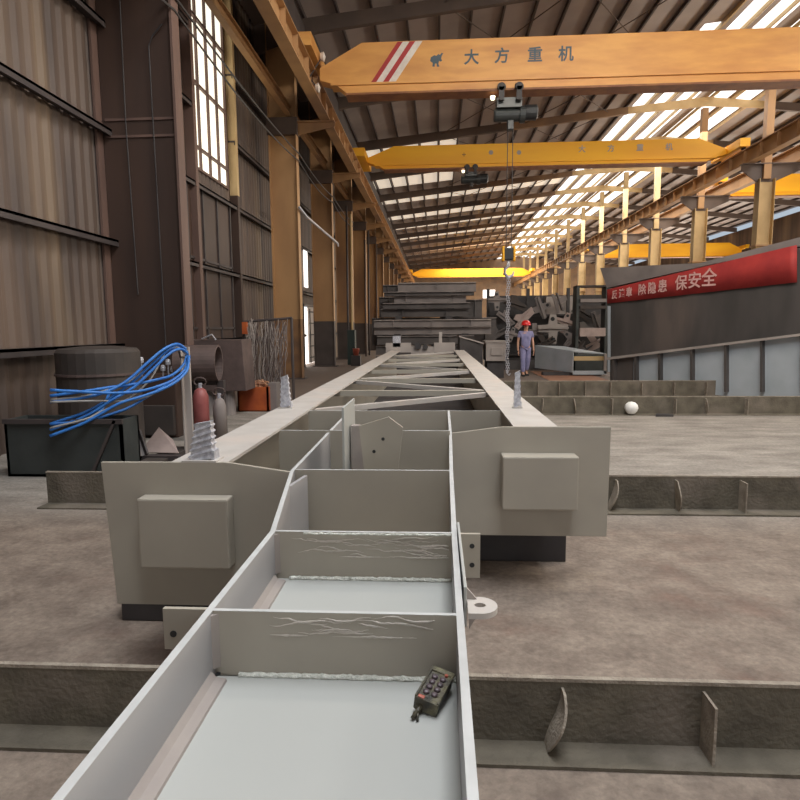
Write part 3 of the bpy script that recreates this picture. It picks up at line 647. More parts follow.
# far cross members and diagonals
for y_ in (5.94, 7.35, 8.9, 10.5, 12.1, 13.7): MB().box(GL + .01, GR - .01, y_, y_ + .06, .93, .985).build('cross_member', 'grey', ch)
zz_ = .95
MB().box(GL + .02, GR - .02, 4.46, 16.0, ZB + .02, ZB + .03).build('shade_sheet', 'darksteel', ch)  # dark sheet added to paint the shade between the cross members
for a_, b_ in (((GL + .02, 4.62), (GR - .02, 5.86)), ((GR - .02, 6.05), (GL + .02, 7.25)), ((GL + .02, 7.5), (GR - .02, 8.8)), ((GR - .02, 9.05), (GL + .02, 10.4)), ((GL + .02, 10.65), (GR - .02, 12.0)), ((GR - .02, 12.25), (GL + .02, 13.6)), ((GL + .02, 13.85), (GR - .02, 15.9))):
    MB().beam((a_[0], a_[1], zz_), (b_[0], b_[1], zz_ + .015), .06, .04).build('diagonal_brace', 'greytop', ch)
# raised end beam
a = at(386, 343, Y=16.2); b = at(455, 352, Y=16.2)
eb = MB().box(a.x, at(411, 343, Y=16.2).x, 16.1, 16.3, .95, a.z).box(at(434, 343, Y=16.2).x, b.x, 16.1, 16.3, .95, a.z).box(at(411, 343, Y=16.2).x, at(434, 343, Y=16.2).x, 16.12, 16.3, .90, a.z - .1)
eb.build('end_beam', 'stackpale', ch)
a = at(393, 336, Y=16.2); MB().box(a.x, a.x + .2, 16.1, 16.3, 1.1, a.z).build('end_block', 'galv', ch)
a = at(439, 332, Y=16.2); MB().box(a.x, a.x + .08, 16.15, 16.3, 1.1, a.z).build('end_post', 'stackpale', ch)
a = at(418, 343, Y=16.2); MB().lathe([(0, 0), (.09, 0), (.09, .1), (0, .1)], (a.x, 16.05, 1.12), 12, 'Y').lathe([(0, 0), (.07, 0), (.07, .1), (0, .1)], (a.x + .2, 16.05, 1.1), 12, 'Y').build('end_bolts', 'darksteel', ch)
# ribbed pegs standing on the girder flanges
def peg(bx, by, w0, w1, h_, lab, lean=0, twist=.5):
    m = MB(); n_ = 18; vs = []; fs = []
    for i in range(n_ + 1):
        u = i / n_; w_ = (w0 + (w1 - w0) * u) / 2 * (1 + .13 * (1 if i % 3 == 0 else -.4)); zc = u * h_
        for sx, sy in ((-1, -1), (1, -1), (1, 1), (-1, 1)):
            vs.append((bx + lean * u + sx * w_, by + sy * w_ * .55, ZT + zc + sx * h_ * .09 * (1 if 0 < i < n_ else .5) + h_ * .045))
    for i in range(n_):
        for k_ in range(4): fs.append((4 * i + k_, 4 * i + (k_ + 1) % 4, 4 * i + 4 + (k_ + 1) % 4, 4 * i + 4 + k_))
    fs += [(3, 2, 1, 0), tuple(range(4 * n_, 4 * n_ + 4))]
    m.add(vs, fs)
    t_ = thing('ribbed_peg', lab, 'peg', 'ribbed pegs on the girders')
    m.build('ribbed_shaft', 'galv', t_)
    MB().box(bx - w0 * .7, bx + w0 * .75, by - w0 * .5, by + w0 * .5, ZT, ZT + .008).build('foot_plate', 'greytop', t_)
    MB().box(bx + w0 * .5, bx + w0 * .62, by - w0 * .3, by + w0 * .3, ZT + .008, ZT + .05).build('foot_tab', 'galv', t_)
a = at(201, 461, z=ZT); peg(a.x, a.y + .02, .11, .075, .17, 'wide pale ribbed metal peg on the left girder beside its end plate', .015)
a = at(286, 408, z=ZT); peg(a.x, a.y, .075, .05, .235, 'slim pale ribbed metal peg further along the left girder', -.005)
a = at(517, 408, z=ZT); peg(a.x, a.y, .05, .036, .26, 'narrow ribbed metal peg standing on the right girder', .0)
# ================================================================== REMOTE CONTROL
t = thing('crane_remote', 'grimy black and olive push-button crane remote lying in the trough', 'remote control', loc=(at(436, 692, z=TB + .02).x, at(436, 692, z=TB + .02).y, TB + .001), rz=math.radians(-17))
hw, hl, hh = .0245, .050, .032
t.rotation_euler = (math.radians(6), math.radians(10), math.radians(-20)); t.location.z = TB + .005; t.location.x -= .006
MB().box(-hw, hw, -hl, hl, 0, hh).build('casing', 'remotedark', t, bevel=.005)
MB().box(-hw + .002, hw - .002, -hl + .005, hl - .008, hh - .002, hh + .0025).build('face_plate', 'remote', t, bevel=.0015)
MB().box(-hw - .002, hw + .002, hl - .012, hl + .003, hh - .004, hh + .006).build('top_guard', 'remote', t, bevel=.003)
MB().box(-hw - .002, hw + .002, -hl - .002, -hl + .006, .004, hh + .003).build('bottom_guard', 'remote', t, bevel=.003)
for s_ in (-1, 1): MB().box(s_ * hw - .0025, s_ * hw + .0025, -hl, hl, hh - .003, hh + .006).build('side_rail', 'remote', t, bevel=.002)
for i in range(4):
    for s_ in (-1, 1):
        MB().lathe([(0, 0), (.0072, 0), (.0066, .004), (.004, .0055), (0, .0055)], (s_ * .0092, -.028 + i * .0165, hh + .002), 14).build('push_button', 'button', t, smooth=True)
MB().lathe([(0, 0), (.004, 0), (.004, .004), (0, .004)], (.012, .036, hh + .003), 10).build('indicator', 'redbutton', t)
MB().box(-.02, -.006, -hl + .0, -hl + .008, hh - .001, hh + .005).build('key_switch', 'redbutton', t, bevel=.001)
MB().tube([(-.010, -hl, .014), (-.012, -hl - .012, .013), (-.016, -hl - .03, .006)], [.0062, .0052, .004], 8).tube([(-.012, -hl - .01, .013), (-.004, -hl - .03, .006)], .003, 6).build('strap_stub', 'remote', t, smooth=True)
# ================================================================== FLOOR BEAMS
def floor_beam(Y, x0, x1, lab, stiff, hgt=.31, fl=.16):
    t = thing('floor_beam', lab, 'floor beam', 'transverse floor beams')
    MB().box(x0, x1, Y + fl, Y + fl + .014, .012, hgt - .012).build('web', 'beamdirt', t)
    MB().box(x0, x1, Y, Y + fl + .1, 0, .014).build('bottom_flange', 'beamdirt', t)
    MB().box(x0, x1, Y + fl - .003, Y + fl + .019, hgt - .014, hgt).build('top_edge', 'beamedge', t)
    for s_ in stiff:
        px_, tw = s_
        p = at(px_, 600, Y=Y) if False else None
        xx = px_
        m = MB(); n_ = 10; vs = []; fs = []
        for i in range(n_ + 1):
            u = i / n_; z = .014 + (hgt - .05) * u; d = fl * (.22 + .62 * math.sin(PI * min(1, u * .8 + .12))) if tw else fl * .8
            dx = tw * .055 * (u ** 1.2) * (1 + .5 * math.sin(u * 3)); 
            for q in (0, 1):
                vs += [(xx + dx * 1.0 - .005, Y + fl - d * q, z), (xx + dx + .005, Y + fl - d * q, z)]
        for i in range(n_):
            o_ = 4 * i; fs += [(o_, o_ + 4, o_ + 6, o_ + 2), (o_ + 1, o_ + 3, o_ + 7, o_ + 5), (o_ + 2, o_ + 6, o_ + 7, o_ + 3), (o_, o_ + 1, o_ + 5, o_ + 4)]
        fs += [(0, 2, 3, 1), (4 * n_, 4 * n_ + 1, 4 * n_ + 3, 4 * n_ + 2)]
        m.add(vs, fs); m.build('stiffener', 'beamedge', t)
X_ = lambda px_, Y_: at(px_, 500, Y=Y_).x
floor_beam(2.06, -5.0, 6.2, 'nearest dusty floor beam, with a bent curved stiffener', [(X_(556, 2.1), 1), (X_(727, 2.1), .0), (-1.9, 0)], .274, .135)
floor_beam(5.12, -3.6, 8.0, 'second dusty floor beam, just past the right end plate', [(X_(614, 5.1), 1), (X_(685, 5.1), -.3), (X_(750, 5.1), 0)])
floor_beam(11.05, 1.0, 9.5, 'third dusty floor beam, under the small white ball', [(X_(q, 11), k_) for q, k_ in ((541, .5), (575, -.4), (611, 0), (674, 0), (706, -.3), (745, 0))], .33)
floor_beam(14.1, 1.0, 10.5, 'furthest dusty floor beam, in front of the worker', [(X_(q, 14), 0) for q in (513, 537, 558, 584, 609, 640, 672, 704, 735)], .35)
for x0_, x1_, y_, lab in ((at(122, 620, Y=3.1).x, -.75, 3.1, 'dark bearer block added for the shade under the left end plate'), (.12, at(566, 555, Y=4.05).x, 4.05, 'dark bearer block added for the shade under the right end plate')):
    MB().box(x0_, x1_, y_, y_ + .22, 0, ZB - .001).build('shade_bearer', 'darksteel', label=lab, cat='bearer', bevel=.008)  # dark blocks added where shade falls beneath the end plates
for y_ in (8.4, 12.6, 15.4):
    MB().box(-1.5, 1.0, y_, y_ + .2, 0, ZB - .001).build('timber_bearer', 'drum', label='short dark bearer under the frame, %s' % {8.4: 'nearest', 12.6: 'middle', 15.4: 'furthest'}[y_], cat='bearer', group='bearers under the frame', bevel=.01)
# small white ball and black scrap near the third beam
p = at(633, 402, Y=11.0)
MB().lathe([(.0, -.12), (.06, -.105), (.1, -.06), (.12, 0), (.105, .06), (.06, .1), (.0, .115)], (p.x, 11.08, .135), 16).build('plastic_ball', 'paper', smooth=True, label='small blurry white plastic ball against the third floor beam', cat='ball')
p = at(646, 408, z=.03)
MB().prism([(p.x - .15, 10.9, .0), (p.x + .15, 10.88, .0), (p.x + .12, 11.03, .0), (p.x - .1, 11.03, .0)], (0, 0, .04)).build('steel_offcut', 'darksteel', label='flat black steel offcut beside the white ball', cat='scrap')
# ================================================================== WORKER
def skin_mesh(name, verts, edges, radii, mt, parent, root=0, sub=2):
    me = bpy.data.meshes.new(name); me.from_pydata(verts, edges, []); me.materials.append(M[mt])
    o = bpy.data.objects.new(name, me); COL.objects.link(o); o.parent = parent
    sk = o.modifiers.new('skin', 'SKIN'); sk.use_smooth_shade = True
    dat = me.skin_vertices[0].data if me.skin_vertices else None
    if dat is None:
        me.attributes.new('skin', 'FLOAT', 'POINT')
    for i, r_ in enumerate(radii):
        d = me.skin_vertices[0].data[i]; d.radius = r_ if isinstance(r_, tuple) else (r_, r_); d.use_root = (i == root)
    sb = o.modifiers.new('sub', 'SUBSURF'); sb.levels = sub; sb.render_levels = sub
    return o
wp = at(525, 376, z=0)
pe = thing('person', 'person in blue-violet work clothes and red helmet walking toward the viewer', 'person', loc=(wp.x, wp.y, 0), rz=math.radians(8))
# faces -Y; body skeleton, one continuous skin
V = [(0, 0, .95), (0, -.01, 1.15), (0, 0, 1.36), (0, 0, 1.47), (0, -.012, 1.56), (0, -.015, 1.64), (0, 0, 1.70),
     (-.19, 0, 1.40), (-.245, .02, 1.13), (-.265, -.06, .90), (-.262, -.09, .82),
     (.19, 0, 1.40), (.25, .04, 1.13), (.275, .02, .89), (.275, .01, .81),
     (-.09, 0, .90), (-.10, -.10, .50), (-.10, -.10, .09), (-.10, -.22, .04),
     (.09, 0, .90), (.095, .02, .50), (.09, .19, .13), (.09, .08, .05)]
E = [(0, 1), (1, 2), (2, 3), (3, 4), (4, 5), (5, 6), (2, 7), (7, 8), (8, 9), (9, 10), (2, 11), (11, 12), (12, 13), (13, 14), (0, 15), (15, 16), (16, 17), (17, 18), (0, 19), (19, 20), (20, 21), (21, 22)]
Rr = [(.10, .08), (.13, .1), (.13, .09), .055, (.075, .09), (.078, .095), (.05, .06), .055, .04, .03, .035, .055, .04, .03, .035, .085, .055, .04, .035, .085, .055, .04, .035]
skin_mesh('body', V, E, Rr, 'skin', pe)
# hands: palm and five fingers each
for sx, hp in ((-1, Vector((-.262, -.095, .80))), (1, Vector((.277, .0, .79)))):
    hv = [tuple(hp + Vector((0, 0, .03))), tuple(hp + Vector((0, -.005, -.04)))]; he = [(0, 1)]; hr = [(.02, .03), (.02, .036)]
    for f in range(4):
        b0 = len(hv); dy = (f - 1.5) * .02; L_ = (.062, .072, .068, .052)[f]
        hv += [tuple(hp + Vector((0, dy, -.065))), tuple(hp + Vector((-sx * .008, dy, -.065 - L_ * .55))), tuple(hp + Vector((-sx * .026, dy, -.065 - L_)))]
        he += [(1, b0), (b0, b0 + 1), (b0 + 1, b0 + 2)]; hr += [.009, .008, .007]
    b0 = len(hv); hv += [tuple(hp + Vector((-sx * .01, -.04, -.02))), tuple(hp + Vector((-sx * .018, -.055, -.055)))]; he += [(0, b0), (b0, b0 + 1)]; hr += [.01, .008]
    skin_mesh('hand', hv, he, hr, 'skin', pe, 0, 1)
# clothes
V = [(0, 0, .86), (0, -.01, 1.12), (0, 0, 1.36), (0, 0, 1.44), (-.19, 0, 1.41), (-.225, .01, 1.24), (.19, 0, 1.41), (.225, .02, 1.24)]
E = [(0, 1), (1, 2), (2, 3), (2, 4), (4, 5), (2, 6), (6, 7)]
skin_mesh('shirt', V, E, [(.175, .135), (.165, .13), (.165, .12), (.08, .075), .075, .068, .075, .068], 'coverall', pe)
V = [(0, 0, 1.03), (-.09, 0, .88), (-.10, -.10, .50), (-.10, -.09, .12), (.09, 0, .88), (.095, .02, .50), (.09, .17, .17)]
skin_mesh('trousers', V, [(0, 1), (1, 2), (2, 3), (0, 4), (4, 5), (5, 6)], [(.15, .12), .115, .085, .078, .105, .082, .076], 'coverall', pe)
for (x_, y_, z_, rx) in ((-.10, -.13, .0, 0), (.09, .12, .0, 0)):
    MB().lathe([(0, 0), (.05, 0), (.052, .04), (.045, .1), (.0, .12)], (x_, y_ + .05, z_), 12).box(x_ - .045, x_ + .045, y_ - .12, y_ + .08, z_, z_ + .06).build('boot', 'boot', pe, bevel=.012)
MB().lathe([(.10, -.10), (.10, -.02), (.09, .02), (0, .03)], (0, .03, 1.66), 14).build('hair', 'hair', pe, smooth=True)
MB().lathe([(.17, 0), (.165, .014), (.148, .018), (.145, .06), (.118, .125), (.065, .155), (0, .165)], (0, -.01, 1.65), 20).prism([(-.09, -.12, 1.665), (.09, -.12, 1.665), (.06, -.21, 1.655), (-.06, -.21, 1.655)], (0, 0, .012)).build('helmet', 'helmet', pe, smooth=True)
MB().prism([(-.014, -.10, 1.57), (.014, -.10, 1.57), (.004, -.105, 1.62), (-.004, -.105, 1.62)], (0, -.025, 0)).build('nose', 'skin', pe)
for s_ in (-1, 1): MB().lathe([(0, -.006), (.012, 0), (0, .006)], (s_ * .033, -.105, 1.625), 8, 'Y').build('eye', 'black', pe); MB().lathe([(0, -.01), (.022, 0), (0, .01)], (s_ * .088, -.01, 1.60), 8, 'X').build('ear', 'skin', pe)
MB().box(-.024, .024, -.112, -.10, 1.535, 1.543).build('mouth', 'redbutton', pe)
MB().box(-.09, -.02, -.135, -.115, 1.2, 1.3).box(.03, .09, -.135, -.115, 1.2, 1.3).build('pocket', 'coverall', pe)
# ================================================================== MIDDLE DISTANCE: stacked beams
def row(px0, px1, py0, py1, Y, lab, mt, n_=1, gap=0):
    """one long flanged box beam seen side on"""
    a = at(px0, py0, Y=Y); b = at(px1, py1, Y=Y)
    t = thing('stacked_beam', lab, 'steel beam', 'beams in the tall stack')
    h_ = a.z - b.z
    MB().box(a.x, b.x, Y, Y + .02, b.z + .02, a.z - .02).build('web', mt, t)
    MB().box(a.x, b.x, Y - .1, Y + .25, a.z - .03, a.z).build('top_flange', 'stackpale' if mt == 'stackgrey' else 'stackgrey', t)
    MB().box(a.x, b.x, Y - .1, Y + .25, b.z, b.z + .03).build('bottom_flange', mt, t)
    for k_ in range(n_): 
        xx = a.x + (b.x - a.x) * (k_ + .5) / n_
        MB().box(xx - .015, xx + .015, Y - .1, Y, b.z + .03, a.z - .03).build('stiffener', mt, t)
SY = 22.5
rows = [(398, 476, 283, 291.3, 'stackgrey', 'topmost'), (384, 474, 292, 295.2, 'stackdark', 'second from the top'), (394, 466, 295.8, 302.5, 'stackgrey', 'third from the top'),
        (383, 470, 303.2, 308.3, 'stackdark', 'fourth from the top'), (381, 468, 309, 316.5, 'stackdark', 'fifth from the top'), (374, 491, 320, 326.6, 'stackgrey', 'sixth from the top'),
        (374, 491, 327.4, 334, 'stackgrey', 'seventh from the top'), (377, 474, 336, 344, 'stackdark', 'eighth from the top'), (376, 480, 346, 354, 'stackdark', 'ninth from the top'), (376, 482, 356, 366, 'stackdark', 'lowest')]
for k_, (a_, b_, c_, d_, mt, nm) in enumerate(rows):
    row(a_, b_, c_, d_, SY + (.0 if k_ % 2 else .12), 'long grey beam lying in the tall stack, %s' % nm, mt, 1 + k_ % 3)
    if k_ < 9:  # dunnage between the layers
        nxt = rows[k_ + 1][2]
        if nxt - d_ > .4:
            za, zb = at(430, d_, Y=SY).z, at(430, nxt, Y=SY).z
            for q in (.2, .78):
                xx = at(a_ + (b_ - a_) * q, d_, Y=SY).x
                MB().box(xx - .12, xx + .12, SY, SY + .3, zb - .01, za + .01).build('spacer_block', 'darksteel', label='dark spacer block under the %s beam of the tall stack, %s side' % (nm, 'wall' if q < .5 else 'aisle'), cat='spacer block', group='spacer blocks')
for k_, (a_, b_, c_, d_, dy) in enumerate(((383, 412, 285, 292, .8), (379, 440, 297, 317, .9), (372, 430, 318, 345, 1.0), (440, 482, 300, 318, .9), (430, 496, 318, 350, 1.1))):
    row(a_, b_, c_, d_, SY + dy, 'dark beam in the back row of the tall stack, %s' % ['high on the wall side', 'halfway on the wall side', 'low on the wall side', 'halfway on the aisle side', 'low on the aisle side'][k_], 'stackdark', 3)
zl = at(430, 366, Y=SY).z
if zl > .02:
    MB().box(at(380, 366, Y=SY).x, at(478, 366, Y=SY).x, SY, SY + .4, 0, zl).build('stack_bearer', 'darksteel', label='dark bearer under the tall stack of beams', cat='bearer')
# dark end-on box girder and grey box behind the chassis end
def boxgirder(px0, px1, py0, py1, Y, dep, lab, mt, mt2):
    a = at(px0, py0, Y=Y); b = at(px1, py1, Y=Y)
    t = thing('box_girder', lab, 'steel box', 'loose box girders')
    MB().box(a.x, b.x, Y, Y + dep, max(0, b.z), a.z).build('shell', mt, t, bevel=.01)
    MB().box(a.x - .02, b.x + .02, Y - .03, Y + dep, a.z - .02, a.z + .03).build('top_plate', mt2, t)
    w_, h_ = b.x - a.x, a.z - b.z
    if b.z > .02: MB().box(a.x + .05, b.x - .05, Y + .1, Y + dep - .1, 0, b.z).build('support_block', 'darksteel', t)
    MB().box(a.x + w_ * .25, a.x + w_ * .8, Y - .05, Y, max(0, b.z) + h_ * .3, a.z - h_ * .3).build('raised_panel', mt, t, bevel=.01)
boxgirder(486, 506, 342, 361, 19.2, 1.2, 'grey steel box with raised panel left of the hanging chain', 'stackpale', 'stackpale')
a = at(460, 337, Y=18.5); b = at(483, 362, Y=18.5)
t = thing('box_girder', 'dark end of a box girder beside the tall beam stack', 'steel box', 'loose box girders')
MB().prism([(a.x, 18.5, .05), (b.x + .02, 18.9, .05), (b.x + .02, 18.9, 1.08), (a.x, 18.5, a.z)], (-.02, 1.4, 0)).build('shell', 'darksteel', t)
MB().prism([(a.x - .03, 18.45, a.z), (b.x + .05, 18.85, 1.08), (b.x + .05, 18.85, 1.12), (a.x - .03, 18.45, a.z + .04)], (-.02, 1.5, 0)).build('top_plate', 'stackpale', t)
MB().box(a.x, b.x, 18.95, 19.1, 0, .05).build('skid', 'darksteel', t)
# blue-grey channel beam to the right of the worker
A, B = at(541, 367, z=.25), at(604, 371, z=.1)
t = thing('channel_beam', 'blue-grey channel beam lying open-ended beside the worker', 'steel beam')
y0_ = 20.8
a = at(536, 349, Y=21.6); b = at(583, 366, Y=19.8)
MB().prism([(a.x, 21.8, .15), (b.x - .3, 19.9, .12), (b.x - .3, 19.9, .78), (a.x, 21.8, .92)], (.03, .06, 0)).build('web', 'bluegrey', t)
MB().prism([(a.x, 21.8, .92), (b.x - .3, 19.9, .78), (b.x + .75, 19.95, .70), (a.x + 1.0, 21.9, .88)], (0, 0, .03)).build('top_flange', 'bluegrey', t)
MB().box(b.x + .70, b.x + .78, 19.92, 20.02, .08, .72).build('end_post', 'stackpale', t)
MB().box(b.x - .28, b.x + .78, 19.92, 20.04, .05, .17).build('bottom_flange', 'bluegrey', t)
MB().box(b.x - .25, b.x + .72, 19.98, 20.0, .50, .64).build('label_plate', 'palesteel', t)
MB().box(a.x, b.x + .7, 20.1, 20.4, .0125, .12).build('skid', 'darksteel', t)
# rusty plate lying on floor
a = at(532, 372.5, z=0); b = at(610, 381, z=0)
MB().box(a.x, b.x, b.y, a.y + .4, 0, .012).build('rusty_sheet', 'rustfloor', label='thin rusty steel sheet lying on the floor beside the worker', cat='steel sheet')
# ================================================================== piles of brackets behind the worker
rnd = random.Random(11)
def bracket(px_, py_, Y, s, rot, mt, lab, shape=0):
    c = at(px_, py_, Y=Y)
    t = thing('steel_bracket', lab, 'steel bracket', 'brackets heaped behind the worker')
    Rm = Matrix.Translation(c) @ Matrix.Rotation(rot, 4, 'Y') @ Matrix.Rotation(.25 * math.sin(px_), 4, 'Z')
    prof = [[(-.5, -.12), (-.15, -.15), (-.12, -.55), (.12, -.55), (.16, -.12), (.5, -.08), (.5, .1), (.15, .14), (.1, .45), (-.1, .45), (-.16, .12), (-.5, .1)],
            [(-.6, -.15), (.5, -.25), (.65, .05), (.1, .18), (-.1, .4), (-.35, .35), (-.3, .12), (-.6, .1)],
            [(-.55, -.3), (.55, -.3), (.55, -.2), (.1, -.12), (.05, .4), (-.25, .4), (-.2, -.1), (-.55, -.18)]][shape]
    MB().prism([Rm @ Vector((x_ * s, 0, z_ * s)) for x_, z_ in prof], Rm.to_3x3() @ Vector((0, .09 * s, 0))).build('gusset_plate', mt, t, bevel=.008)
    MB().box(-.5 * s, .5 * s, -.1 * s, .3 * s, -.03 * s, .03 * s, Rm).build('flange_plate', mt, t, bevel=.005)
    m = MB()
    for hx_, hz_ in ((-.02, .3), (.02, -.38)): m.lathe([(0, 0), (.07 * s, 0), (.07 * s, .01), (0, .01)], (0, 0, 0), 10, 'Y', mat=Rm @ Matrix.Translation((hx_ * s, -.012, hz_ * s)))
    if shape == 0: m.build('bolt_hole', 'black', t)
spots = [(497, 300, 24.3, .9), (506, 318, 24.1, .8), (498, 332, 24.2, .8), (516, 304, 24.6, 1.0), (524, 318, 24.0, 1.0), (541, 308, 24.8, 1.1), (536, 330, 23.8, .8), (553, 328, 23.6, 1.2), (545, 341, 23.4, .8), (566, 322, 24.3, 1.0), (572, 338, 23.6, 1.0), (560, 302, 24.6, .9),
         (586, 330, 24.2, 1.0), (583, 312, 25, .9), (596, 342, 23.6, 1.0), (512, 334, 23.6, .7), (580, 347, 23.2, .7), (597, 322, 24.8, .9)]
where = ['leaning against the tall beam stack, upper', 'halfway up by the tall beam stack', 'low by the tall beam stack', 'high beside the hanging chain', 'behind the helmet', 'high above the worker', 'beside the helmet on the aisle side',
         'cross-shaped with two holes, right of the worker', 'low right of the worker', 'beside the cross-shaped bracket', 'standing below the pale shelf', 'at the top of the heap', 'under the dark rack', 'inside the rack, high', 'at the foot of the rack', 'behind the worker at shoulder height', 'by the blue-grey channel end', 'right edge of the heap by the banner wall']
for k_, (px_, py_, Y, s) in enumerate(spots):
    bracket(px_, py_, Y, s * (.82 if k_ != 7 else .95), [0, .6, -.5, .3, -.9, 1.2][k_ % 6] if k_ != 7 else 0, ['stackgrey', 'drum', 'stackgrey', 'pinkplate', 'stackdark'][(k_ * 7) % 5] if k_ != 7 else 'stackpale', 'rust-grey steel bracket %s' % where[k_], 0 if k_ in (7, 5, 0) else rnd.choice([0, 1, 2]))
# rack and shelves that hold them
t = thing('storage_rack', 'dark open steel rack loaded with brackets behind the worker', 'rack')
xa, xb = at(488, 330, Y=25.3).x, at(608, 330, Y=25.3).x
for x_ in (xa, (xa * 2 + xb) / 3, (xa + 2 * xb) / 3, xb): MB().box(x_ - .06, x_ + .06, 25.3, 25.42, 0, 3.15).build('upright', 'darksteel', t)
for z_ in (.5, 1.3, 2.1): MB().box(xa, xb, 25.3, 25.8, z_ - .06, z_).build('shelf', 'darksteel', t)
MB().box(xa, xb, 23.0, 25.2, 0, .35).build('plinth', 'darksteel', t)
MB().box(xa, xb, 26.0, 26.05, 0, 2.9).build('back_sheet', 'darksteel', t)
p0, p1 = at(548, 296, Y=25), at(575, 306, Y=25)
MB().box(p0.x, p1.x, 25.44, 25.9, 2.104, p0.z).build('crate', 'stackpale', label='pale grey crate on top of the bracket rack', cat='crate', bevel=.02)
# dark cabinet / rack to the right with pale shelf
p0, p1 = at(577, 287, Y=22.4), at(607, 352, Y=22.4)
t = thing('machine_cabinet', 'dark green-black open machine cabinet beside the banner wall', 'cabinet')
for a_, b_ in ((p0.x, p0.x + .1), (p1.x - .1, p1.x)): MB().box(a_, b_, 22.4, 23.0, 0, p0.z).build('side_panel', 'greenbin', t)
MB().box(p0.x, p1.x, 22.4, 23.0, p0.z, p0.z + .06).build('top', 'drum', t)
for py_, h_, mt in ((299, .12, 'stackgrey'), (306, .1, 'drum'), (328, .3, 'pinkplate')):
    q = at(585, py_, Y=22.4); MB().box(p0.x + .12, p1.x - .1, 22.3, 22.95, q.z - h_, q.z).build('shelf', mt, t)
MB().box(p0.x, p1.x, 22.35, 22.9, .0, .6).build('plinth', 'greenbin', t)
# far window and things at the end wall
p0, p1 = at(483, 290, Y=99.9), at(495, 298, Y=99.9)
struct('window_30', MB().box(p0.x, p1.x, 99.85, 99.95, p1.z, p0.z), 'slit', 'small bright window in the far end wall', 'window')
# ================================================================== banner wall on the right
Pl = at(608, 383, z=0.35); 
YL, YR = 17.6, 15.3
def bw(px_, py_, off=0):
    """point on the upright steel plate: px sets the place along it"""
    u = (px_ - 608) / 100.0
    xl, xr = at(608, 330, Y=YL).x, at(708, 330, Y=YR).x
    a_, b_ = Vector((xl, YL, 0)), Vector((xr, YR, 0)); d = b_ - a_
    # intersect the pixel ray with the vertical plane through a_, b_
    ray = R3 @ Vector(((px_ - 400) / FPX, -(py_ - 400) / FPX, -1)); nrm = Vector((d.y, -d.x, 0)).normalized()
    nrm = nrm if nrm.y < 0 else -nrm
    t_ = (a_ + nrm * off - Vector((0, 0, H))).dot(nrm) / ray.dot(nrm)
    return Vector((0, 0, H)) + ray * t_
t = thing('steel_bin', 'tall dark grey steel box section with the red banner on its side', 'steel box section')
_d = bw(700, 300) - bw(620, 300); nv = Vector((_d.y, -_d.x, 0)).normalized(); nv = nv if nv.y < 0 else -nv
MB().prism([bw(607, 290), bw(820, 243), bw(820, 395), bw(607, 372)], -nv * 1.2).build('shell', 'hull', t)
MB().prism([bw(600, 268, .01), bw(700, 263, .01), bw(820, 232, .01), bw(820, 242, .01), bw(708, 265, .01), bw(607, 288, .01)], -nv * 1.4).build('top_rim', 'stackgrey', t)
MB().prism([bw(608, 306, .005), bw(610.5, 306, .005), bw(610.5, 372, .005), bw(608, 372, .005)], nv * .02).build('corner_edge', 'bluegrey', t)
# banner
ban = MB(); N_ = 24; vs = []; fs = []
for i in range(N_ + 1):
    px_ = 607 + 190 * i / N_
    yt, yb_ = 289.5 - (px_ - 607) * .235, 303.5 - (px_ - 607) * .112
    w1 = .015 * math.sin(i * 1.3)
    vs += [bw(px_, yt, .05 + w1), bw(px_, yb_, .05 - w1), bw(px_, yt, .035 + w1), bw(px_, yb_, .035 - w1)]
for i in range(N_):
    o_ = 4 * i; fs += [(o_, o_ + 1, o_ + 5, o_ + 4), (o_ + 2, o_ + 6, o_ + 7, o_ + 3), (o_, o_ + 4, o_ + 6, o_ + 2), (o_ + 1, o_ + 3, o_ + 7, o_ + 5)]
fs += [(0, 2, 3, 1), (4 * N_, 4 * N_ + 1, 4 * N_ + 3, 4 * N_ + 2)]
ban.add(vs, fs)
bt = thing('slogan_banner', 'red cloth banner with pale characters hung on the dark steel wall', 'banner')
ban.build('cloth', 'banner', bt, smooth=True)
dv = (bw(708, 300) - bw(608, 300)).normalized(); ang = math.atan2(dv.y, dv.x)
for chs, px_, sz, sq in (('反', 614.5, .25, .7), ('违', 621.7, .26, .7), ('章', 629, .27, .7), ('除', 642, .31, .78), ('隐', 652, .32, .78), ('患', 662.5, .34, .78), ('保', 681, .39, .84), ('安', 694.5, .42, .84), ('全', 709, .46, .84)):
    yc = (289.5 - (px_ - 607) * .235 + 303.5 - (px_ - 607) * .112) / 2
    p = bw(px_, yc, .072)
    g = glyph_mesh(chs, sz, 'bannertxt', 'character', bt, p, (PI / 2, 0, ang), .003, sq, .006)
# grey-blue panelled girder below
gt = thing('panelled_girder', 'long plate girder with pale blue panels and dark ribs below the banner', 'steel girder')
def gp(px_, py_, off=0): return bw(px_, py_, .8 + off)
nn = nv
MB().prism([gp(606, 357.5, .15), gp(820, 331, .15), gp(820, 333.5, .15), gp(606, 360, .15)], -nn * .4).build('top_flange', 'stackpale', gt)
MB().prism([gp(610, 360), gp(820, 333.5), gp(820, 405), gp(610, 388)], -nn * .03).build('web', 'bluegrey', gt)
for px_ in (612, 634, 658, 690, 724, 760, 800):
    yt = 360 - (px_ - 606) * .124
    MB().prism([gp(px_, yt, .12), gp(px_ + 2.2, yt - .3, .12), gp(px_ + 2.2, 392, .12), gp(px_, 392, .12)], -nn * .14).build('rib', 'hull', gt)
MB().prism([gp(606, 388, .15), gp(820, 405, .15), gp(820, 408, .15), gp(606, 391, .15)], -nn * .4).build('bottom_flange', 'hull', gt)
MB().prism([gp(610, 360, .02), gp(633, 357.5, .02), gp(633, 392, .02), gp(610, 390, .02)], -nn * .02).build('dark_end_panel', 'hull', gt)
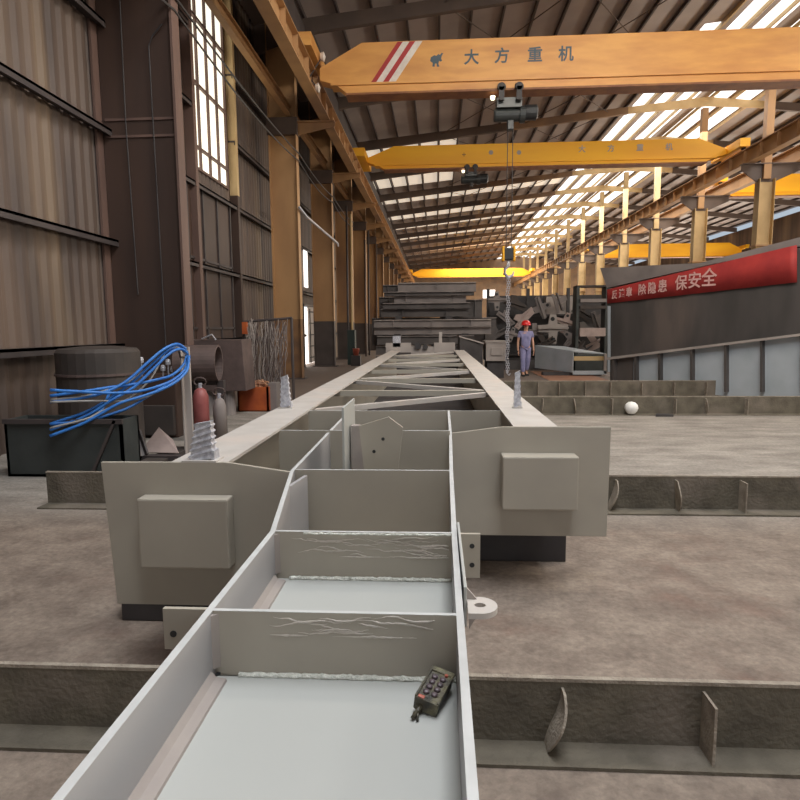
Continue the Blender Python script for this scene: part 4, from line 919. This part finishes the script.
# ================================================================== LEFT SIDE CLUTTER
def pz(px_, py_, Y): return at(px_, py_, Y=Y)
# grey upright post holding the hoses
p = pz(190, 450, 7.4); pt = pz(189, 347, 7.4)
t = thing('grey_post', 'narrow grey steel post carrying the coil of blue hoses', 'post')
MB().box(p.x - .045, p.x + .045, 7.4, 7.44, 0, pt.z).box(p.x - .045, p.x - .03, 7.34, 7.5, 0, pt.z).build('shaft', 'stackpale', t)
MB().box(p.x - .12, p.x + .12, 7.3, 7.55, 0, .012).build('foot', 'girt', t)
MB().tube([(p.x - .02, 7.44, pt.z - .12), (p.x - .02, 7.30, pt.z - .12), (p.x - .02, 7.26, pt.z - .04)], .012, 6).build('peg', 'girt', t)
# hoses: bundle drooping from the post towards the left edge
paths = []
def hosepath(y0s, y1s, Y0, Y1, k_):
    keys = [(187, 352 + y0s), (176, 345 + y0s * .9), (160, 352 + y0s), (143, 370 + y0s), (125, 386 + y1s * .6), (106, 396 + y1s), (88, 402 + y1s * 1.3), (60, 406 + y1s * 1.8), (30, 408 + 2 * y1s)]
    return [pz(px_, py_, Y0 + (Y1 - Y0) * i / 8) for i, (px_, py_) in enumerate(keys)]
t = thing('hose_bundle', 'bundle of blue air hoses looped over the grey post', 'hose')
def smooth_path(P, n_=5):
    out = []
    for i in range(len(P) - 1):
        p0, p1, p2, p3 = P[max(i - 1, 0)], P[i], P[i + 1], P[min(i + 2, len(P) - 1)]
        for k_ in range(n_):
            u = k_ / n_; out.append(.5 * ((2 * p1) + (p2 - p0) * u + (2 * p0 - 5 * p1 + 4 * p2 - p3) * u * u + (3 * p1 - p0 - 3 * p2 + p3) * u ** 3))
    return out + [P[-1]]
hoses = [  # upper strands rise to the hook, lower strands return under it
    ([(187, 352), (180, 346), (168, 350), (150, 366), (130, 384), (110, 398), (86, 412), (50, 424)], 'blue'),
    ([(188, 354), (181, 349), (170, 353), (153, 369), (134, 387), (112, 400), (86, 416), (50, 430)], 'blue'),
    ([(186, 349), (177, 344), (164, 349), (147, 363), (128, 380), (108, 391), (86, 397), (50, 402)], 'blue'),
    ([(188, 357), (186, 368), (176, 378), (162, 385), (140, 391), (115, 393), (86, 392), (50, 390)], 'blue'),
    ([(189, 356), (187, 370), (177, 381), (160, 390), (140, 397), (118, 404), (86, 422), (50, 436)], 'blue'),
    ([(187, 352), (184, 364), (172, 375), (155, 380), (135, 384), (112, 387), (86, 391), (50, 396)], 'blue'),
    ([(188, 356), (184, 372), (168, 384), (148, 396), (128, 408), (108, 415), (86, 421), (50, 424)], 'blue'),
    ([(186, 354), (176, 347), (160, 356), (140, 374), (122, 385), (104, 391), (86, 396), (50, 400)], 'greyhose'),
    ([(187, 360), (180, 377), (160, 390), (142, 398), (122, 401), (102, 401), (86, 401), (50, 402)], 'greyhose'),
    ([(165, 352), (155, 372), (146, 384), (132, 396), (116, 405), (100, 412), (86, 419), (50, 428)], 'greyhose'),
    ([(111, 388), (108, 396), (104, 405), (98, 414), (86, 425), (70, 436)], 'blue'),
]
for k_, (pts, mt) in enumerate(hoses):
    n_ = len(pts)
    P = [pz(x_, y_, 7.33 - .035 * (k_ % 5) - .16 * i) for i, (x_, y_) in enumerate(pts)]
    MB().tube(smooth_path(P), .017 if mt == 'blue' else .012, 7).build('hose', mt, t, smooth=True, **({'label': 'grey hose'} if mt != 'blue' else {}))
# big brown pipe on a block, with dark plate block behind
Yp = 9.4
c0 = pz(194, 363, Yp); c1_ = pz(221, 363, Yp - .3)
rr = (pz(221, 346, Yp).z - pz(221, 381, Yp).z) / 2
t = thing('brown_pipe', 'wide open-ended brown steel pipe lying across the clutter', 'pipe')
d = (c1_ - c0)
m = MB(); n_ = 28; vs = []; fs = []
ax = Vector((1, .12, 0)).normalized(); sd = Vector((0, 0, 1)).cross(ax).normalized()
cc = pz(219, 363, Yp - .3); c0 = cc - ax * .62
for (c_, r_) in ((c0, rr), (cc, rr), (cc, rr * .9), (c0, rr * .9)):
    for k_ in range(n_): a_ = 2 * PI * k_ / n_; vs.append(c_ + (sd * math.cos(a_) + Vector((0, 0, 1)) * math.sin(a_)) * r_)
for j in range(4):
    for k_ in range(n_): fs.append((j * n_ + k_, j * n_ + (k_ + 1) % n_, ((j + 1) % 4) * n_ + (k_ + 1) % n_, ((j + 1) % 4) * n_ + k_))
m.add(vs, fs); m.build('pipe_wall', 'rustpipe', t, smooth=False)
# trestle with collars beneath it
zb = cc.z - rr
tr = thing('pipe_trestle', 'small dark trestle holding up the wide brown pipe', 'trestle')
for dx, dy in ((-.6, .12), (-.12, .02)):
    MB().box(c0.x + .75 + dx - .05, c0.x + .75 + dx + .05, cc.y + dy - .05, cc.y + dy + .05, 0, zb + .01).build('leg', 'girt', tr)
MB().beam((cc.x - .7, cc.y + .15, zb - .03), (cc.x - .04, cc.y + .01, zb - .03), .12, .06).build('crossbar', 'girt', tr)
# tall plate block behind
a = pz(197, 340, 10.9); b = pz(246, 391, 10.9)
t = thing('plate_hood', 'tall grimy brown steel hood standing behind the wide pipe', 'steel hood')
MB().prism([(a.x - .3, 10.9, a.z), (b.x - .05, 10.9, a.z), (b.x, 10.9, b.z), (a.x - .3, 10.9, b.z)], (0, .6, 0)).build('shell', 'rustpipe', t, bevel=.01)
for q in (225, 205): x_ = pz(q, 400, 10.9).x; MB().lathe([(0, 0), (.13, 0), (.11, .6), (.11, b.z), (0, b.z)], (x_, 11.1, 0), 14).build('leg', 'stackgrey', t)
MB().tube([(a.x + .1, 10.88, a.z + .02), (a.x + .3, 10.85, a.z + .1), (a.x + .35, 10.9, a.z)], .015, 6).build('lifting_wire', 'galv', t)
# gas cylinders under the pipe
def cylinder(px_, pb, ptp, Y, r_, mt, lab, ring=False):
    b_ = pz(px_, pb, Y); zt_ = pz(px_, ptp, Y).z
    t_ = thing('gas_cylinder', lab, 'gas cylinder', 'small cylinders below the pipe')
    MB().lathe([(0, 0), (r_, 0), (r_, zt_ - .12), (r_ * .7, zt_ - .03), (r_ * .35, zt_), (0, zt_)], (b_.x, Y, 0), 16).build('tank', mt, t_, smooth=True)
    MB().lathe([(0, 0), (.03, 0), (.03, .07), (0, .07)], (b_.x, Y, zt_), 8).build('valve', 'galv', t_)
    ring_ = [(b_.x + .09 * math.cos(a_ * .524), Y, zt_ + .09 + .06 * math.sin(a_ * .524)) for a_ in range(13)]
    MB().tube(ring_, .013, 6).build('valve_guard', 'rustpipe', t_)
cylinder(202, 425, 388, 8.5, .11, 'faded_red', 'faded red gas cylinder standing beside the grey post')
cylinder(220.5, 428, 398, 8.7, .095, 'stackgrey', 'short grey cylinder standing below the pipe mouth')
# orange skip of coppery offcuts
a = pz(238, 387, 11.6); b = pz(269, 405, 11.6)
t = thing('scrap_box', 'orange steel box heaped with coppery offcuts', 'box')
MB().box(a.x, b.x, 11.55, 11.6, 0, a.z).box(a.x, b.x, 12.1, 12.15, 0, a.z).box(a.x, a.x + .03, 11.55, 12.15, 0, a.z).box(b.x - .03, b.x, 11.55, 12.15, 0, a.z).box(a.x, b.x, 11.55, 12.15, 0, .02).build('tub', 'orangebox', t)
m = MB()
for k_ in range(70):
    c_ = Vector((rnd.uniform(a.x + .1, b.x - .1), rnd.uniform(11.68, 12.02), a.z - .04 + rnd.uniform(0, .13))); v_ = Vector((rnd.uniform(-1, 1), rnd.uniform(-1, 1), rnd.uniform(-.5, .5))).normalized() * rnd.uniform(.04, .1)
    m.beam(c_ - v_, c_ + v_, .03, .015)
m.box(a.x + .05, b.x - .05, 11.63, 12.07, .03, a.z - .05)
m.build('metal_offcuts', 'copper', label='heap of coppery metal offcuts filling the orange box', cat='scrap', kind='stuff')
a = pz(268, 383, 11.7); b = pz(277, 405, 11.7)
MB().box(a.x, b.x, 11.7, 12.0, 0, a.z).build('grey_drum_box', 'stackgrey', label='small grey box beside the orange scrap box', cat='box', bevel=.01)
# wire tangle hanging on the wall by the column
t = thing('wire_tangle', 'tangle of grey and brown wires hanging down the wall before the tan column', 'wires')
t['kind'] = 'stuff'
for mt in ('stackgrey', 'rustpipe', 'stackpale'):
    m = MB()
    for k_ in range(32):
        x_ = rnd.uniform(246, 288); y_ = 322 + rnd.uniform(-4, 6); P = []; Yw = rnd.uniform(12.2, 13.2)
        xe = 262 + (x_ - 266) * rnd.uniform(.6, 1.35)
        for i in range(8): P.append(pz(x_ + (xe - x_) * i / 7 + rnd.uniform(-2.5, 2.5), y_ + (392 - y_) * i / 7, Yw))
        m.tube(smooth_path(P, 3), .0065, 4)
    m.build('wire', mt, t)
MB().tube([pz(243, 322, 12.6), pz(292, 318, 12.6)], .03, 6).build('hanging_bar', 'girt', t)
MB().tube([pz(243.5, 322, 12.62), Vector((pz(243.5, 322, 12.62).x, 12.62, 0))], .03, 6).tube([pz(291.5, 318, 12.62), Vector((pz(291.5, 318, 12.62).x, 12.62, 0))], .03, 6).build('stand_leg', 'girt', t)
MB().box(pz(244, 320, 12.5).x - .05, pz(244, 320, 12.5).x + .05, 12.5, 12.58, pz(244, 334, 12.5).z, pz(244, 322, 12.5).z).build('orange_clamp', 'orangebox', t)
# round grimy tank at far left, dark skip, scrap plates
a = pz(108, 350, 7.2)
t = thing('grimy_tank', 'big dark round tank at the wall behind the blue hoses', 'tank')
MB().lathe([(0, 0), (.52, 0), (.52, a.z - .05), (.48, a.z), (.2, a.z + .03), (0, a.z + .03)], (pz(98, 350, 7.9).x, 7.9, 0), 28).build('shell', 'drum', t, smooth=False)
MB().lathe([(.0, 0), (.54, 0), (.54, .03), (0, .03)], (pz(98, 350, 7.9).x, 7.9, a.z - .35), 28).build('hoop', 'rustpipe', t)
a = pz(92, 420, 6.3); b = pz(124, 466, 6.3)
t = thing('steel_skip', 'low dark green-grey steel skip behind the left end plate', 'skip')
x0_, x1_ = a.x - 1.0, b.x; za = a.z
MB().box(x0_, x1_, 6.3, 6.33, 0, za).box(x0_, x1_, 6.65, 6.68, 0, za).box(x1_ - .03, x1_, 6.3, 6.68, 0, za).box(x0_, x0_ + .03, 6.3, 6.68, 0, za).box(x0_, x1_, 6.3, 6.68, 0, .03).build('shell', 'greenbin', t)
MB().box(x0_, x1_ + .02, 6.27, 6.31, za - .04, za + .01).beam((x1_ - .06, 6.28, za), (x1_ - .35, 6.28, .05), .02, .03).build('rim', 'girt', t)
# dark drums / machinery base behind hoses
a = pz(132, 385, 8.7)
t = thing('dark_machine', 'dark machine housing with small fittings against the brown column', 'machine')
MB().box(a.x - .1, pz(176, 385, 8.7).x, 8.7, 9.5, 0, a.z + .12).build('housing', 'brown', t, bevel=.02)
MB().box(a.x, pz(174, 385, 8.7).x, 8.62, 8.7, .05, a.z - .3).build('front_panel', 'drum', t, bevel=.01)
for q, w_ in ((137, 356), (141, 360), (168, 362), (173, 369), (163, 368)):
    c_ = pz(q, w_, 8.85); MB().lathe([(0, -.05), (.035, -.04), (.04, 0), (.03, .04), (0, .05)], c_, 10).box(c_.x - .008, c_.x + .008, 8.84, 8.86, a.z + .1, c_.z).build('fitting', 'galv', t)
# scrap plates leaning near the floor
zf = 0
a = pz(140, 452, 7.0); b = pz(180, 452, 7.0); cpx = pz(157, 428, 7.2)
base_z = 0
MB().prism([(a.x, 7.0, max(0, a.z)), (b.x, 6.95, max(0, b.z)), (pz(172, 440, 7.1).x, 7.12, pz(172, 440, 7.1).z), (cpx.x, 7.25, cpx.z)], (0, .02, -.01)).build('scrap_plate', 'pinkplate', label='pinkish angular scrap plate leaning behind the left girder', cat='scrap plate')
t = thing('scrap_angle', 'dark bent steel angle leaning beside the pinkish scrap plate', 'scrap')
q0, q1 = pz(143, 456, 6.85), pz(134, 430, 6.95)
MB().beam(q0, q1, .06, .02).build('web', 'stackgrey', t); MB().beam(q0 + Vector((.05, 0, .02)), q1 + Vector((.06, 0, .0)), .02, .06).build('lip', 'girt', t)
MB().beam((q0.x - .1, 6.9, 0.06), (q0.x + .6, 6.9, .06), .1, .12).build('sill', 'girt', t)
# low dark ledge they stand on
a = pz(120, 463, 6.6)
MB().box(pz(134, 466, 6.6).x + .03, pz(184, 452, 7.3).x, 6.62, 7.55, 0, max(.04, pz(150, 455, 7.0).z)).build('scrap_pallet', 'drum', label='low dark pallet under the scrap beside the left girder', cat='pallet', bevel=.01)
# green cabinet with red and white items at the far left wall
a = pz(347, 330, 26.5); b = pz(352.5, 366, 26.5)
MB().box(a.x, b.x + .12, 26.5, 27, 0, a.z).build('locker', 'shade', label='slim black-green locker beside the second tan column', cat='locker', bevel=.01)
a = pz(356, 352, 25.9)
t = thing('red_cone', 'small orange-red bucket on a stand by the locker', 'bucket')
MB().lathe([(0, 0), (.1, 0), (.15, .28), (.16, .3), (0, .3)], (a.x, 25.9, a.z - .15), 14).build('bucket', 'redbutton', t, smooth=True)
MB().box(a.x - .2, a.x + .2, 25.7, 26.1, 0, a.z - .15).build('stand', 'girt', t, bevel=.01)
# shiny lamps / clamps on runway near the crane end
for k_, (q, w_, Y) in enumerate(((322, 57, 17.0), (317, 88, 17.2), (352.5, 160, 26.8))):
    c_ = pz(q, w_, Y)
    t = thing('runway_lamp', 'small white lamp fixed by the left runway, %s' % ['beside the orange crane nose', 'just under the orange crane end', 'further along near the yellow crane'][k_], 'lamp', 'runway lamps')
    MB().lathe([(0, -.03), (.1, -.03), (.13, .05), (.0, .1)], c_, 12, 'X').build('shade', 'white', t)
    MB().beam((c_.x, c_.y, c_.z), (RL - .0, c_.y, 8.3), .03, .03).build('arm', 'girt', t)
